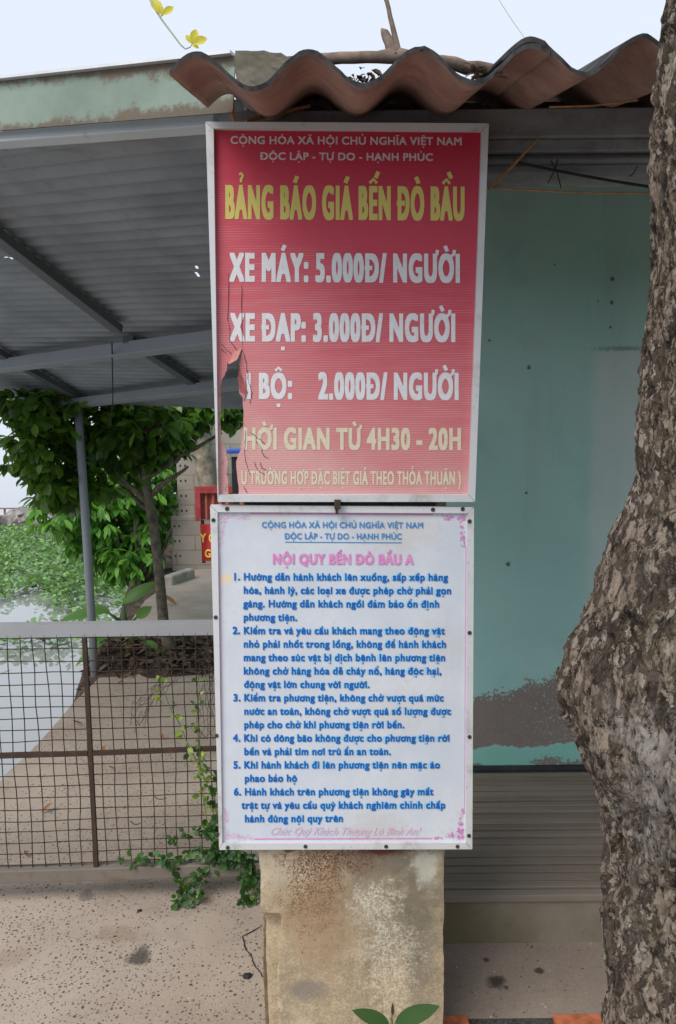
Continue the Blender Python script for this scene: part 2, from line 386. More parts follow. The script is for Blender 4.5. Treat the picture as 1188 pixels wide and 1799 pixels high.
def layout(text, width, off, sw, serif=False):
    """glyph polygons in cap-height units; squeezes the line to the given width"""
    total = 0
    for c in text:
        b = {'Đ': 'D', 'đ': 'd'}.get(c, unicodedata.normalize('NFD', c)[0]); total += adv(b)
    trk = off * 1.5; sx = (width - trk * (len(text) - 1)) / total; x = 0; out = []
    for c in text:
        nf = unicodedata.normalize('NFD', c); b = {'Đ': 'D', 'đ': 'd'}.get(c, nf[0]); marks = nf[1:]
        a = adv(b) * sx
        if b == ' ': x += a + trk * .4; continue
        gb = 'ı' if (b == 'i' and marks and any(m in '\u0301\u0300\u0303\u0309' for m in marks)) else b
        vs, fs = glyph(gb); vs = [(p[0] * sx, p[1]) for p in vs]
        for q_ in range(9):
            ca, sa = (0, 0) if q_ == 8 else ((1, 0), (1, 1), (0, 1), (-1, 1), (-1, 0), (-1, -1), (0, -1), (1, -1))[q_]
            out.append(([(p[0] + x + ca * off, off * .0 + lerp(off, 1 - off, p[1]) + sa * off) for p in vs], fs, q_ * .12))
        xl = min(p[0] for p in vs) + x; xr = max(p[0] for p in vs) + x; cx = (xl + xr) / 2
        up = b.isupper(); tp = 1.0 if up else XH; q = min(1.0, .45 + sx * .55); k = 2
        def put(pts, w=sw):
            nonlocal k
            v2, f2 = strk(pts, w); out.append((v2, f2, k)); k += 1
        if c in 'Đđ':
            if up: put([(xl - .09 * q, .5), (xl + .30 * q, .5)], .15)
            else: put([(xr - .34 * q, .84), (xr + .09 * q, .84)], .13)
        lift = 0
        if serif and up:
            pass
        for m in marks:
            if m == '\u031b': put([(xr - .10 * q, tp - .10), (xr + .05 * q, tp - .02), (xr + .08 * q, tp + .13)], sw * .85)
        circ = '\u0302' in marks or '\u0306' in marks
        if '\u0302' in marks: put([(cx - .17 * q, tp + .08), (cx, tp + .20), (cx + .17 * q, tp + .08)], sw * .75)
        if '\u0306' in marks: put([(cx - .17 * q, tp + .20), (cx - .1 * q, tp + .10), (cx + .1 * q, tp + .10), (cx + .17 * q, tp + .20)], sw * .7)
        ox, oy = (.17 * q, .15) if circ else (0, 0)
        if '\u0301' in marks: put([(cx + ox - .06 * q, tp + oy + .08), (cx + ox + .07 * q, tp + oy + .27)])
        if '\u0300' in marks: put([(cx + ox + .06 * q, tp + oy + .08), (cx + ox - .07 * q, tp + oy + .27)])
        if '\u0303' in marks: put([(cx - .2 * q, tp + oy + .10), (cx - .1 * q, tp + oy + .18), (cx + .08 * q, tp + oy + .12), (cx + .2 * q, tp + oy + .20)], sw * .75)
        if '\u0309' in marks: put([(cx + ox - .08 * q, tp + oy + .30), (cx + ox + .02 * q, tp + oy + .35), (cx + ox + .09 * q, tp + oy + .27), (cx + ox, tp + oy + .17), (cx + ox, tp + oy + .08)], sw * .6)
        if '\u0323' in marks: put([(cx - sw * .5, -.24 + (0 if b not in 'gy' else -.1)), (cx + sw * .5, -.24)], sw)
        x += a + trk
    return out, sx
def write(mb, text, a, b, cap, fn, nrm, off=.03, sw=.13, lift=.0006, mi=0, slant=0.0):
    """a, b: picture points of the baseline's two ends, cap: capital height there; fn puts a point on the board"""
    width = (b[0] - a[0]) / cap
    out, sx = layout(text, width, off, sw)
    for vs, fs, k in out:
        P = []
        for s, t in vs:
            u = (s + slant * t) * cap; P.append(fn(a[0] + u, a[1] + (b[1] - a[1]) * (u / (b[0] - a[0])) - t * cap) + nrm * (lift + .00012 * k))
        mb.add(P, fs, mi)
# ------------------------------------------------------------------ concrete pillar
PY = 1.635
pl_, pr_ = at(458, 1600, PY).x, at(781, 1600, PY).x
PIL = V(((pl_ + pr_) / 2, PY + .16, 0)); PW = pr_ - pl_; ptop = at(600, 300, PY).z - .012
def lp(px, py): p = at(px, py, PY) - PIL; return (p.x, p.y, p.z)
def _pillar():
    g = G('stained_plaster'); n1 = g.noise(6, 8, .65); n2 = g.noise(38, 8, .75); n3 = g.noise(170, 6, .78); nf = g.noise(420, 3, .7); st = g.noise(16, 7, .7, g.map((1, 1, .14)))
    c = g.mix(g.step(n1, .3, .7), (.40, .31, .195, 1), (.50, .41, .28, 1)); c = g.mix(g.math('MULTIPLY', g.step(st, .45, .62), .45), c, (.235, .20, .15, 1))
    c = g.mix(g.math('MULTIPLY', g.step(n2, .45, .58), .5), c, (.27, .20, .125, 1))
    c = g.mix(g.math('MULTIPLY', g.step(n3, .5, .58), .45), c, (.60, .53, .40, 1))
    c = g.mix(g.math('MULTIPLY', g.step(nf, .54, .62), .45), c, (.17, .13, .09, 1))
    def lay(c, px, py, rx, rz, col, k, nz=n2, amt=.6, thr=None):
        m = g.blob(lp(px, py), (rx, .5, rz), nz, amt)
        if thr is not None: m = g.math('MULTIPLY', m, g.step(g.math('ADD', g.math('MULTIPLY', thr, .55), g.math('MULTIPLY', nf, .45)), .445, .56))
        return g.mix(g.math('MULTIPLY', m, k), c, col)
    c = lay(c, 500, 1520, .10, .07, (.56, .49, .37, 1), .6)
    c = lay(c, 700, 1560, .09, .17, (.13, .115, .082, 1), .8)
    c = lay(c, 735, 1640, .04, .20, (.15, .13, .10, 1), .65)
    c = lay(c, 660, 1520, .11, .06, (.19, .16, .125, 1), .75)
    c = lay(c, 750, 1560, .07, .20, (.20, .18, .125, 1), .5)
    c = lay(c, 640, 1580, .12, .10, (.27, .22, .15, 1), .6)
    c = lay(c, 550, 1555, .085, .14, (.125, .05, .022, 1), 1.0, n2, .7, n3)
    c = lay(c, 590, 1510, .12, .045, (.14, .055, .026, 1), .95, n2, .7, n3)
    c = lay(c, 560, 1630, .10, .12, (.31, .20, .11, 1), .5)
    c = lay(c, 540, 1740, .05, .03, (.20, .18, .155, 1), .7)
    c = lay(c, 690, 1670, .075, .085, (.66, .61, .49, 1), .7, n2, .7, n3)
    c = lay(c, 660, 1600, .06, .06, (.62, .58, .47, 1), .6, n2, .8, n3)
    c = lay(c, 665, 1575, .06, .04, (.64, .60, .49, 1), .6, n2, .8, n3)
    c = lay(c, 690, 1740, .05, .09, (.68, .60, .44, 1), .6, n2, .8, n3)
    c = lay(c, 748, 1520, .035, .05, (.55, .54, .47, 1), .7, n2, .5)
    c = lay(c, 672, 1493, .055, .014, (.13, .035, .022, 1), .9, n2, .25)
    c = lay(c, 508, 1493, .015, .008, (.13, .035, .022, 1), .9, n2, .25)
    g.color(c).rough(.92)
    g.bump(g.math('ADD', g.math('MULTIPLY', n3, .5), g.math('ADD', n2, g.math('MULTIPLY', nf, .3))), .55, .004); return g.mat
M['pillar'] = _pillar()
pil = thing('concrete_pillar', 'square stained plaster pillar carrying the two notice boards, chipped along its left corner', 'pillar', PIL)
mb = MB(); per = []
n_side = 64
hw, hd = PW / 2, .16
for i in range(n_side): per.append((-hw + PW * i / n_side, -hd))
for i in range(n_side): per.append((hw, -hd + 2 * hd * i / n_side))
for i in range(n_side): per.append((hw - PW * i / n_side, hd))
for i in range(n_side): per.append((-hw, hd - 2 * hd * i / n_side))
rows = 200; NP = len(per)
chip_hi = at(455, 1600, PY).z
for j in range(rows + 1):
    z = ptop * j / rows
    for (x, y) in per:
        p = V((x, y, z)); nn = .0035 * fbm(V((x * 9, y * 9, z * 9))) + .0015 * fbm(V((x * 40, y * 40, z * 40)), 3)
        dl = math.hypot(x + hw, y + hd)
        d = V((x / hw, y / hd, 0)); d = V((d.x if abs(d.x) > .99 else 0, d.y if abs(d.y) > .99 else 0, 0))
        if d.length: d.normalize()
        p += d * nn
        if abs(d.x) > .1 and abs(d.y) > .1: p -= d * .0015
        if z < chip_hi - .01 and dl < .07:
            wc = .040 + .016 * noise.noise(V((0, 3, z * 7))) + .007 * noise.noise(V((0, 8, z * 30)))
            k = min(1, max(0, (wc - dl) / .008)) * min(1, (chip_hi - z) * 25)
            p += V((.010 * k, .022 * k, 0))
        mb.v.append(p + PIL)
for j in range(rows):
    for i in range(NP):
        i2 = (i + 1) % NP; mb.f.append([j*NP+i, j*NP+i2, (j+1)*NP+i2, (j+1)*NP+i]); mb.m.append(0)
mb.f.append([rows*NP+i for i in range(NP)]); mb.m.append(0)
mb.build('shaft', M['pillar'], pil, smooth=True).data.set_sharp_from_angle(angle=math.radians(38))
# ------------------------------------------------------------------ boards
NF = V((0, -1, 0))
def frame_mesh(mb, outer, inner, fn, nrm, depth, back):
    """mitred trim: outer / inner corner lists in picture points, clockwise from top left"""
    Of = [fn(*p) + nrm * depth for p in outer]; If = [fn(*p) + nrm * depth for p in inner]
    Ob = [fn(*p) - nrm * back for p in outer]; Ib = [fn(*p) + nrm * .0002 for p in inner]
    for i in range(4):
        j = (i + 1) % 4
        e = (Of[j] - Of[i]).normalized() * .0006
        a, b, c, d = Of[i] + e, Of[j] - e, If[j] - e, If[i] + e
        mb.add([a, b, c, d], [(0, 3, 2, 1)])
        mb.add([Ob[i], Ob[j], b, a], [(0, 1, 2, 3)]); mb.add([Ib[i], Ib[j], c, d], [(0, 3, 2, 1)])
def screw_mesh(mb, c, nrm, r):
    a = nrm.cross(V((0, 0, 1))).normalized(); b = nrm.cross(a); n = 14
    prof = [(r, .0), (r, .0012), (r * .8, .0024), (r * .3, .003), (r * .25, .0022)]
    vs = []; fs = []
    for (rr, h) in prof:
        for k in range(n):
            t = 2 * math.pi * k / n; vs.append(c + (a * math.cos(t) + b * math.sin(t)) * rr + nrm * h)
    for i in range(len(prof) - 1):
        for k in range(n): fs.append((i*n+k, i*n+(k+1) % n, (i+1)*n+(k+1) % n, (i+1)*n+k))
    fs.append(tuple((len(prof)-1)*n+k for k in range(n))); mb.add(vs, fs)
def ink(name, c, fade=.0, fc=(.6, .3, .3, 1), sc_=90):
    g = G(name); n = g.noise(sc_, 5, .7); g.color(g.mix(g.math('MULTIPLY', g.step(n, .45, .7), fade), c, fc)).rough(.55); return g.mat
# --- red price board (leans forward at its top)
RP = at(608, 880, 1.612)
rn = V((0, -math.cos(math.radians(4)), -math.sin(math.radians(4))))
rf = lambda x, y: onp(x, y, RP, rn)
red = thing('price_board', 'faded red ferry price board with white and yellow lettering, torn open at its left edge', 'sign', RP)
ro = [(363, 217), (857, 220), (833, 880), (384, 880)]
ri = [(377, 229), (845, 234), (823, 868), (386, 868)]
ri = [(377, 229), (845, 233), (822, 868), (385.5, 868)]
mb = MB(); frame_mesh(mb, ro, ri, rf, rn, .012, .012); mb.build('frame', M['trim'], red)
holeP = [(427, 613), (420, 640), (420, 690), (427, 700), (428, 735), (424, 772), (423, 790), (415, 812), (418, 848), (420, 862), (418, 868.6),
         (402, 868.6), (401, 850), (399, 830), (400, 806), (396, 790), (388, 772), (387, 735), (388, 705), (387, 680), (392, 664), (399, 648), (400, 636), (411, 636), (414, 630), (420, 622)]
hz = []
for i in range(len(holeP)):
    a, b = holeP[i], holeP[(i + 1) % len(holeP)]
    for k in range(3):
        t = k / 3; j = .9 if k else .4
        hz.append((lerp(a[0], b[0], t) + random.uniform(-j, j), min(868.6, lerp(a[1], b[1], t) + random.uniform(-j, j))))
out_ = [(ri[0][0]-3, ri[0][1]-3), (ri[1][0]+3, ri[1][1]-3), (ri[2][0]+3, ri[2][1]+3), (ri[3][0]-3, ri[3][1]+3)]
# panel is cut into the sheet round the hole
def panel_with_hole(mb, outer, hole, fn, off):
    pts = [V((p[0], p[1], 0)) for p in outer]; hp = [V((p[0], p[1], 0)) for p in hole]
    tris = tessellate_polygon([pts, hp]); allp = outer + hole
    mb.add([fn(*p) + off for p in allp], tris)
mb = MB(); panel_with_hole(mb, out_, hz, rf, V((0, 0, 0)))
panel_with_hole(mb, out_, hz, rf, -rn * .0012); no = len(mb.v) // 2
for i in range(len(hz)):
    a = 4 + i; b = 4 + (i + 1) % len(hz); mb.f.append([a, b, b + no, a + no]); mb.m.append(0)
def _redpanel():
    g = G('faded_red_vinyl'); x, y, z = g.xyz(); n = g.noise(5, 5, .6); n2 = g.noise(g_ := 60, 6, .7)
    H = (rf(600, 230) - RP).z
    t = g.math('DIVIDE', z, H)                                            # 0 bottom, 1 top: print bleached by weather towards the bottom
    lft = g.step(x, .15, -.27)
    f = g.math('ADD', g.math('SUBTRACT', 1.0, t), g.math('ADD', g.math('MULTIPLY', lft, .22), g.math('MULTIPLY', g.math('SUBTRACT', n, .5), .3)))
    c = g.ramp(f, [(.08, (.45, .016, .05, 1)), (.34, (.54, .042, .08, 1)), (.62, (.56, .12, .15, 1)), (.92, (.59, .24, .25, 1)), (1.15, (.63, .34, .33, 1))])
    wv = g.math('SINE', g.math('MULTIPLY', z, 2 * math.pi / .0047))
    wv2 = g.math('SINE', g.math('MULTIPLY', x, 2 * math.pi / .0031))
    ln = g.math('MULTIPLY', g.step(wv, .55, .98), g.math('MULTIPLY', g.step(f, .25, .6), g.step(g.noise(7, 3, .6, g.map((1, 1, 8))), .35, .6)))
    c = g.mix(g.math('MULTIPLY', ln, .42), c, (.70, .46, .46, 1))
    ld = g.math('MULTIPLY', g.step(wv, -.6, -.98), g.step(f, .3, .7)); c = g.mix(g.math('MULTIPLY', ld, .25), c, (.30, .06, .07, 1))
    c = g.mix(g.math('MULTIPLY', g.step(n2, .62, .75), .2), c, (.25, .08, .07, 1))
    g.color(c).rough(.42); g.b.inputs['Specular IOR Level'].default_value = .4
    g.bump(g.math('ADD', g.math('MULTIPLY', wv, .5), g.noise(12, 3)), .12, .0012); return g.mat
pan = mb.build('panel', _redpanel(), red)
M['rwhite'] = ink('faded_white_ink', (.68, .71, .745, 1), .35, (.58, .40, .40, 1))
M['rwhite2'] = ink('dull_white_ink', (.62, .53, .55, 1), .3, (.42, .24, .27, 1))
M['ryellow'] = ink('yellow_print', (.62, .55, .15, 1), .35, (.58, .50, .22, 1))
M['rcream'] = ink('bleached_yellow_ink', (.64, .60, .44, 1), .5, (.60, .42, .36, 1))
def redline(text, a, b, cap, mat, off, sw):
    mb = MB(); write(mb, text, a, b, cap, rf, rn, off, sw); mb.build('lettering', M[mat], pan)
redline('CỘNG HÒA XÃ HỘI CHỦ NGHĨA VIỆT NAM', (405, 253), (815, 255.5), 14, 'rwhite2', .034, .17)
redline('ĐỘC LẬP - TỰ DO - HẠNH PHÚC', (457, 281), (764, 283), 13.5, 'rwhite2', .036, .17)
redline('BẢNG BÁO GIÁ BẾN ĐÒ BẦU', (396, 385), (825, 388), 60, 'ryellow', .034, .12)
redline('XE MÁY: 5.000Đ/ NGƯỜI', (405, 495), (814, 497), 51, 'rwhite', .042, .13)
redline('XE ĐẠP: 3.000Đ/ NGƯỜI', (406, 600), (806, 601), 50, 'rwhite', .042, .13)
redline('I BỘ:', (433, 701), (515, 701), 46, 'rwhite', .042, .14)
redline('2.000Đ/ NGƯỜI', (560, 702), (808, 703), 48, 'rwhite', .042, .13)
redline('HỜI GIAN TỪ 4H30 - 20H', (428, 790), (818, 791), 39, 'rcream', .042, .14)
redline('U TRƯỜNG HỢP ĐẶC BIỆT GIÁ THEO THỎA THUẬN )', (424, 851), (816, 852), 24, 'rcream', .03, .12)
mb = MB()
for pl in ([(402, 478), (401, 560), (405, 600), (418, 618)], [(425, 500), (425, 560), (426, 613)], [(427, 614), (433, 640), (437, 670), (443, 690), (440, 710)],
           [(431, 668), (435, 690), (429, 705)], [(432, 755), (430, 790), (433, 815), (441, 835)], [(450, 775), (458, 785), (463, 800), (472, 805)], [(446, 810), (452, 825), (466, 835)],
           [(458, 812), (460, 822), (470, 828)], [(428, 854), (436, 866)], [(440, 760), (455, 770), (466, 780)], [(390, 604), (400, 616), (408, 622)], [(388, 612), (398, 622)]):
    mb = MB(); crackmesh(mb, pl, rf, .0011, rn, rn * .0012, 5, 1.0); mb.build('crack', M['dark'], pan)
mb = MB()                                                  # flap of vinyl curled at the top of the tear
A, B, C, D = rf(400, 637), rf(425, 612), rf(418, 632), rf(404, 640)
mb.add([A, rf(412, 617), B, C + rn * .012, D + rn * .014, rf(411, 636) + rn * .016], [(0, 1, 2, 3, 5, 4)])
mb.add([rf(421, 640), rf(423, 655) , rf(436, 690) , rf(436, 690) + rn * .002, rf(424, 690) + rn * .012, rf(419, 665) + rn * .012], [(0, 1, 2, 3, 4, 5)])
mb.build('torn_flap', simple('pale_red_vinyl', (.50, .17, .16, 1), .5, .2, 60, .1), pan)
mb = MB()
for k in range(14):
    x, y = random.choice([(388, random.uniform(690, 780)), (400, random.uniform(800, 868)), (396, random.uniform(640, 665)), (424, random.uniform(690, 760)), (405, 868)])
    p = rf(x, y); pts = [p]
    for i in range(3): pts.append(pts[-1] + V((random.uniform(-.006, .006), random.uniform(-.004, .001), random.uniform(-.009, .004))))
    mb = MB(); mb.tube(pts, .00035, 4); mb.build('frayed_thread', M['deadwood'], pan)
mb = MB()
c = rf(593, 888)
a_, b_, n_ = V((1, 0, 0)), V((0, 0, 1)), NF
mb.box((c.x - .0065, c.y - .022, c.z - .006), (c.x + .0065, c.y - .010, c.z + .014)); mb.box((c.x - .0045, c.y - .020, c.z - .016), (c.x + .002, c.y - .012, c.z - .0055))
mb.build('clip', M['rustbar'], red, bevel=.001)
# --- white rules board
WP = at(600, 1488, 1.617)
wf = lambda x, y: onp(x, y, WP, NF)
wh = thing('rules_board', 'white enamelled rules board with blue numbered lettering, screwed to the pillar below the red board', 'sign', WP)
wo = [(370, 887), (832, 890), (829, 1489), (386, 1490)]
wi = [(383, 899), (821, 901), (818, 1478), (391.5, 1479)]
mb = MB(); frame_mesh(mb, wo, wi, wf, NF, .007, .010); mb.build('frame', M['trim'], wh)
def _whitepanel():
    g = G('white_enamel'); x, y, z = g.xyz(); n = g.noise(7, 6, .6); n2 = g.noise(45, 7, .75); n3 = g.noise(160, 3, .6); st = g.noise(14, 6, .7, g.map((1, 1, .12)))
    c = g.mix(g.step(n, .35, .7), (.53, .585, .66, 1), (.61, .65, .71, 1))
    c = g.mix(g.math('MULTIPLY', g.math('MULTIPLY', g.step(n2, .48, .70), g.step(n, .42, .66)), .55), c, (.50, .47, .42, 1))
    c = g.mix(g.math('MULTIPLY', g.step(st, .55, .75), .16), c, (.48, .46, .43, 1))
    c = g.mix(g.math('MULTIPLY', g.step(n3, .715, .76), .6), c, (.20, .18, .16, 1))
    p = wf(395, 1018) - WP; m = g.blob((p.x, p.y, p.z), (.02, .1, .012), n2, .6); c = g.mix(g.math('MULTIPLY', m, .6), c, (.80, .60, .28, 1))
    for (px, py, r, k) in ((700, 930, .09, .35), (770, 1130, .08, .22), (660, 1460, .08, .4), (700, 1250, .07, .3), (470, 905, .06, .25)):
        p = wf(px, py) - WP; m = g.blob((p.x, p.y, p.z), (r, .1, r * .7), n2, .9); c = g.mix(g.math('MULTIPLY', m, k), c, (.52, .47, .40, 1))
    g.color(c).rough(.3); g.b.inputs['Specular IOR Level'].default_value = .45; g.bump(n, .05, .002); return g.mat
mb = MB()
q = [(wi[0][0]-3, wi[0][1]-3), (wi[1][0]+3, wi[1][1]-3), (wi[2][0]+3, wi[2][1]+3), (wi[3][0]-3, wi[3][1]+3)]
fr = [wf(*p) for p in q]; bk = [p - NF * .002 for p in fr]
mb.poly(fr[::-1]); mb.poly(bk)
for i in range(4): mb.add([fr[i], fr[(i+1) % 4], bk[(i+1) % 4], bk[i]], [(0, 1, 2, 3)])
wpan = mb.build('panel', _whitepanel(), wh)
M['bhalo'] = ink('sky_blue_ink', (.26, .58, .80, 1), 0)
M['bink'] = ink('blue_ink', (.006, .105, .42, 1), .25, (.02, .2, .52, 1))
M['hblue'] = ink('header_blue_ink', (.045, .22, .50, 1), .3, (.2, .42, .62, 1))
M['pink'] = ink('pink_ink', (.60, .22, .50, 1), .45, (.70, .48, .64, 1), 70)
M['palepink'] = ink('pale_pink_ink', (.66, .45, .60, 1), .5, (.72, .62, .70, 1), 90)
def wline(text, a, b, cap, mats, off, sw, halo=0, slant=0):
    mb = MB()
    if halo: write(mb, text, a, b, cap, wf, NF, off + halo, sw + halo * 2, .0005, 1, slant)
    write(mb, text, a, b, cap, wf, NF, off, sw, .0015, 0, slant)
    mb.build('lettering', [M[m] for m in mats], wpan)
B2 = ['bink', 'bhalo']
wline('CỘNG HÒA XÃ HỘI CHỦ NGHĨA VIỆT NAM', (460, 927), (746, 928), 10.5, ['hblue'], .03, .17)
wline('ĐỘC LẬP - TỰ DO - HẠNH PHÚC', (500, 947), (708, 947.5), 10.5, ['hblue'], .03, .17)
wline('NỘI QUY BẾN ĐÒ BẦU A', (479, 991), (730, 992), 18.5, ['pink', 'palepink'], .045, .16, .03)
TX = [('1. ', 409, 427, 'Hướng dẫn hành khách lên xuống, sắp xếp hàng', 791), (0, 0, 428, 'hóa, hành lý, các loại xe được phép chở phải gọn', 798),
      (0, 0, 428, 'gàng. Hướng dẫn khách ngồi đảm bảo ổn định', 776), (0, 0, 428, 'phương tiện.', 523),
      ('2. ', 409, 428, 'Kiểm tra và yêu cầu khách mang theo động vật', 786), (0, 0, 428, 'nhỏ phải nhốt trong lồng, không để hành khách', 788),
      (0, 0, 428, 'mang theo súc vật bị dịch bệnh lên phương tiện', 787), (0, 0, 428, 'không chở hàng hóa dễ cháy nổ, hàng độc hại,', 780),
      (0, 0, 429, 'động vật lớn chung với người.', 652), ('3. ', 410, 429, 'Kiểm tra phương tiện, không chở vượt quá mức', 784),
      (0, 0, 429, 'nước an toàn, không chở vượt quá số lượng được', 797), (0, 0, 429, 'phép cho chở khi phương tiện rời bến.', 714),
      ('4. ', 410, 429, 'Khi có dông bão không được cho phương tiện rời', 795), (0, 0, 429, 'bến và phải tìm nơi trú ẩn an toàn.', 691),
      ('5. ', 410, 429, 'Khi hành khách đi lên phương tiện nên mặc áo', 778), (0, 0, 430, 'phao bảo hộ', 523),
      ('6. ', 411, 430, 'Hành khách trên phương tiện không gây mất', 765), (0, 0, 425, 'trật tự và yêu cầu quý khách nghiêm chỉnh chấp', 787),
      (0, 0, 430, 'hành đúng nội quy trên', 605)]
for i, (num, nx_, x0, t, x1) in enumerate(TX):
    y = 1019.5 + i * 23.6
    if num: t = num + t; x0 = nx_
    wline(t, (x0, y), (x1, y + .8 - i * .08), 13.2, B2, .041, .175, .036)
wline('Chúc Quý Khách Thượng Lộ Bình An!', (473, 1466), (737, 1466), 13, ['palepink'], .012, .10, 0, .45)
# printed border lines and floral corners
mb = MB()
def strip(pts, w, mi=0):
    P = [wf(*p) + NF * .0006 for p in pts]; L, R = [], []
    for i, p in enumerate(P):
        d = P[min(i+1, len(P)-1)] - P[max(i-1, 0)]; r = d.cross(NF).normalized(); L.append(p - r * w / 2); R.append(p + r * w / 2)
    for i in range(len(P) - 1): mb.add([L[i], R[i], R[i+1], L[i+1]], [(0, 1, 2, 3)], mi)
strip([(440, 901.5), (762, 904)], .003); strip([(448, 1474), (760, 1473)], .003)
strip([(386, 975), (390.5, 1424)], .0032, 1); strip([(818.5, 960), (816, 1430)], .0016)
mb.build('border', [M['pink'], M['palepink']], wpan)
mb = MB(); strip([(501, 952.5), (706, 953.5)], .0022); mb.build('underline', M['hblue'], wpan)
def flora(cx, cy, sx, sy, seed, mi):
    rnd = random.Random(seed); mb = MB(); k = 0
    def petal(x, y, r, k):
        n = 7; ph = rnd.random() * 6
        mb.poly([wf(x + r * (1 + .35 * math.sin(3 * t + ph)) * math.cos(t), y + r * (1 + .35 * math.sin(3 * t + ph)) * math.sin(t)) + NF * (.0006 + k * 1e-5) for t in [2 * math.pi * i / n for i in range(n)]][::-1], mi)
    for i in range(46):
        t = rnd.random() ** 1.3
        if rnd.random() < .5: x, y = cx + sx * (2 + t * 52), cy + sy * (2 + rnd.random() * 16 * (1 - t) ** 1.0)
        else: x, y = cx + sx * (2 + rnd.random() * 15 * (1 - t)), cy + sy * (2 + t * 56)
        petal(x, y, rnd.uniform(1.0, 2.6), i)
    for i in range(9):
        t = rnd.random(); a = rnd.random() * 6
        if i % 2: x0, y0 = cx + sx * (4 + 50 * t), cy + sy * 7
        else: x0, y0 = cx + sx * 7, cy + sy * (4 + 52 * t)
        pts = [(x0 + 1.2 * (1 + q * .45) * math.cos(a + q * .9) * sx, y0 + 1.2 * (1 + q * .45) * math.sin(a + q * .9)) for q in range(7)]
        P = [wf(*p) + NF * (.0012 + i * 1e-5) for p in pts]; L, R = ribbon(P, .0011, NF)
        for q in range(6): mb.add([L[q], R[q], R[q+1], L[q+1]], [(0, 1, 2, 3)], mi)
    o = mb.build('floral_corner', [M['pink'], M['palepink']], wpan)
flora(384, 902, 1, 1, 1, 1); flora(819, 903, -1, 1, 2, 0); flora(392, 1476, 1, -1, 3, 1); flora(816, 1475, -1, -1, 4, 0)
for (x, y) in [(400, 893), (760, 894.5), (812, 893.5), (376, 913), (380, 1083), (381.5, 1290), (383, 1462), (401, 1486), (537, 1484), (678, 1484), (803, 1484), (823, 1465), (824, 1292), (824, 1110), (824, 915)]:
    mb = MB(); screw_mesh(mb, wf(x, y) + NF * .007, NF, .0045); mb.build('screw', M['screw'], wh, smooth=True)
# dark strip added for the shade on the pillar between the two boards
mb = MB(); p0 = at(430, 872, 1.628); p1 = at(765, 905, 1.628)
mb.box((p0.x, 1.6235, p1.z), (p1.x, 1.632, p0.z)); mb.build('gap_shade_strip', M['dark'], wh)
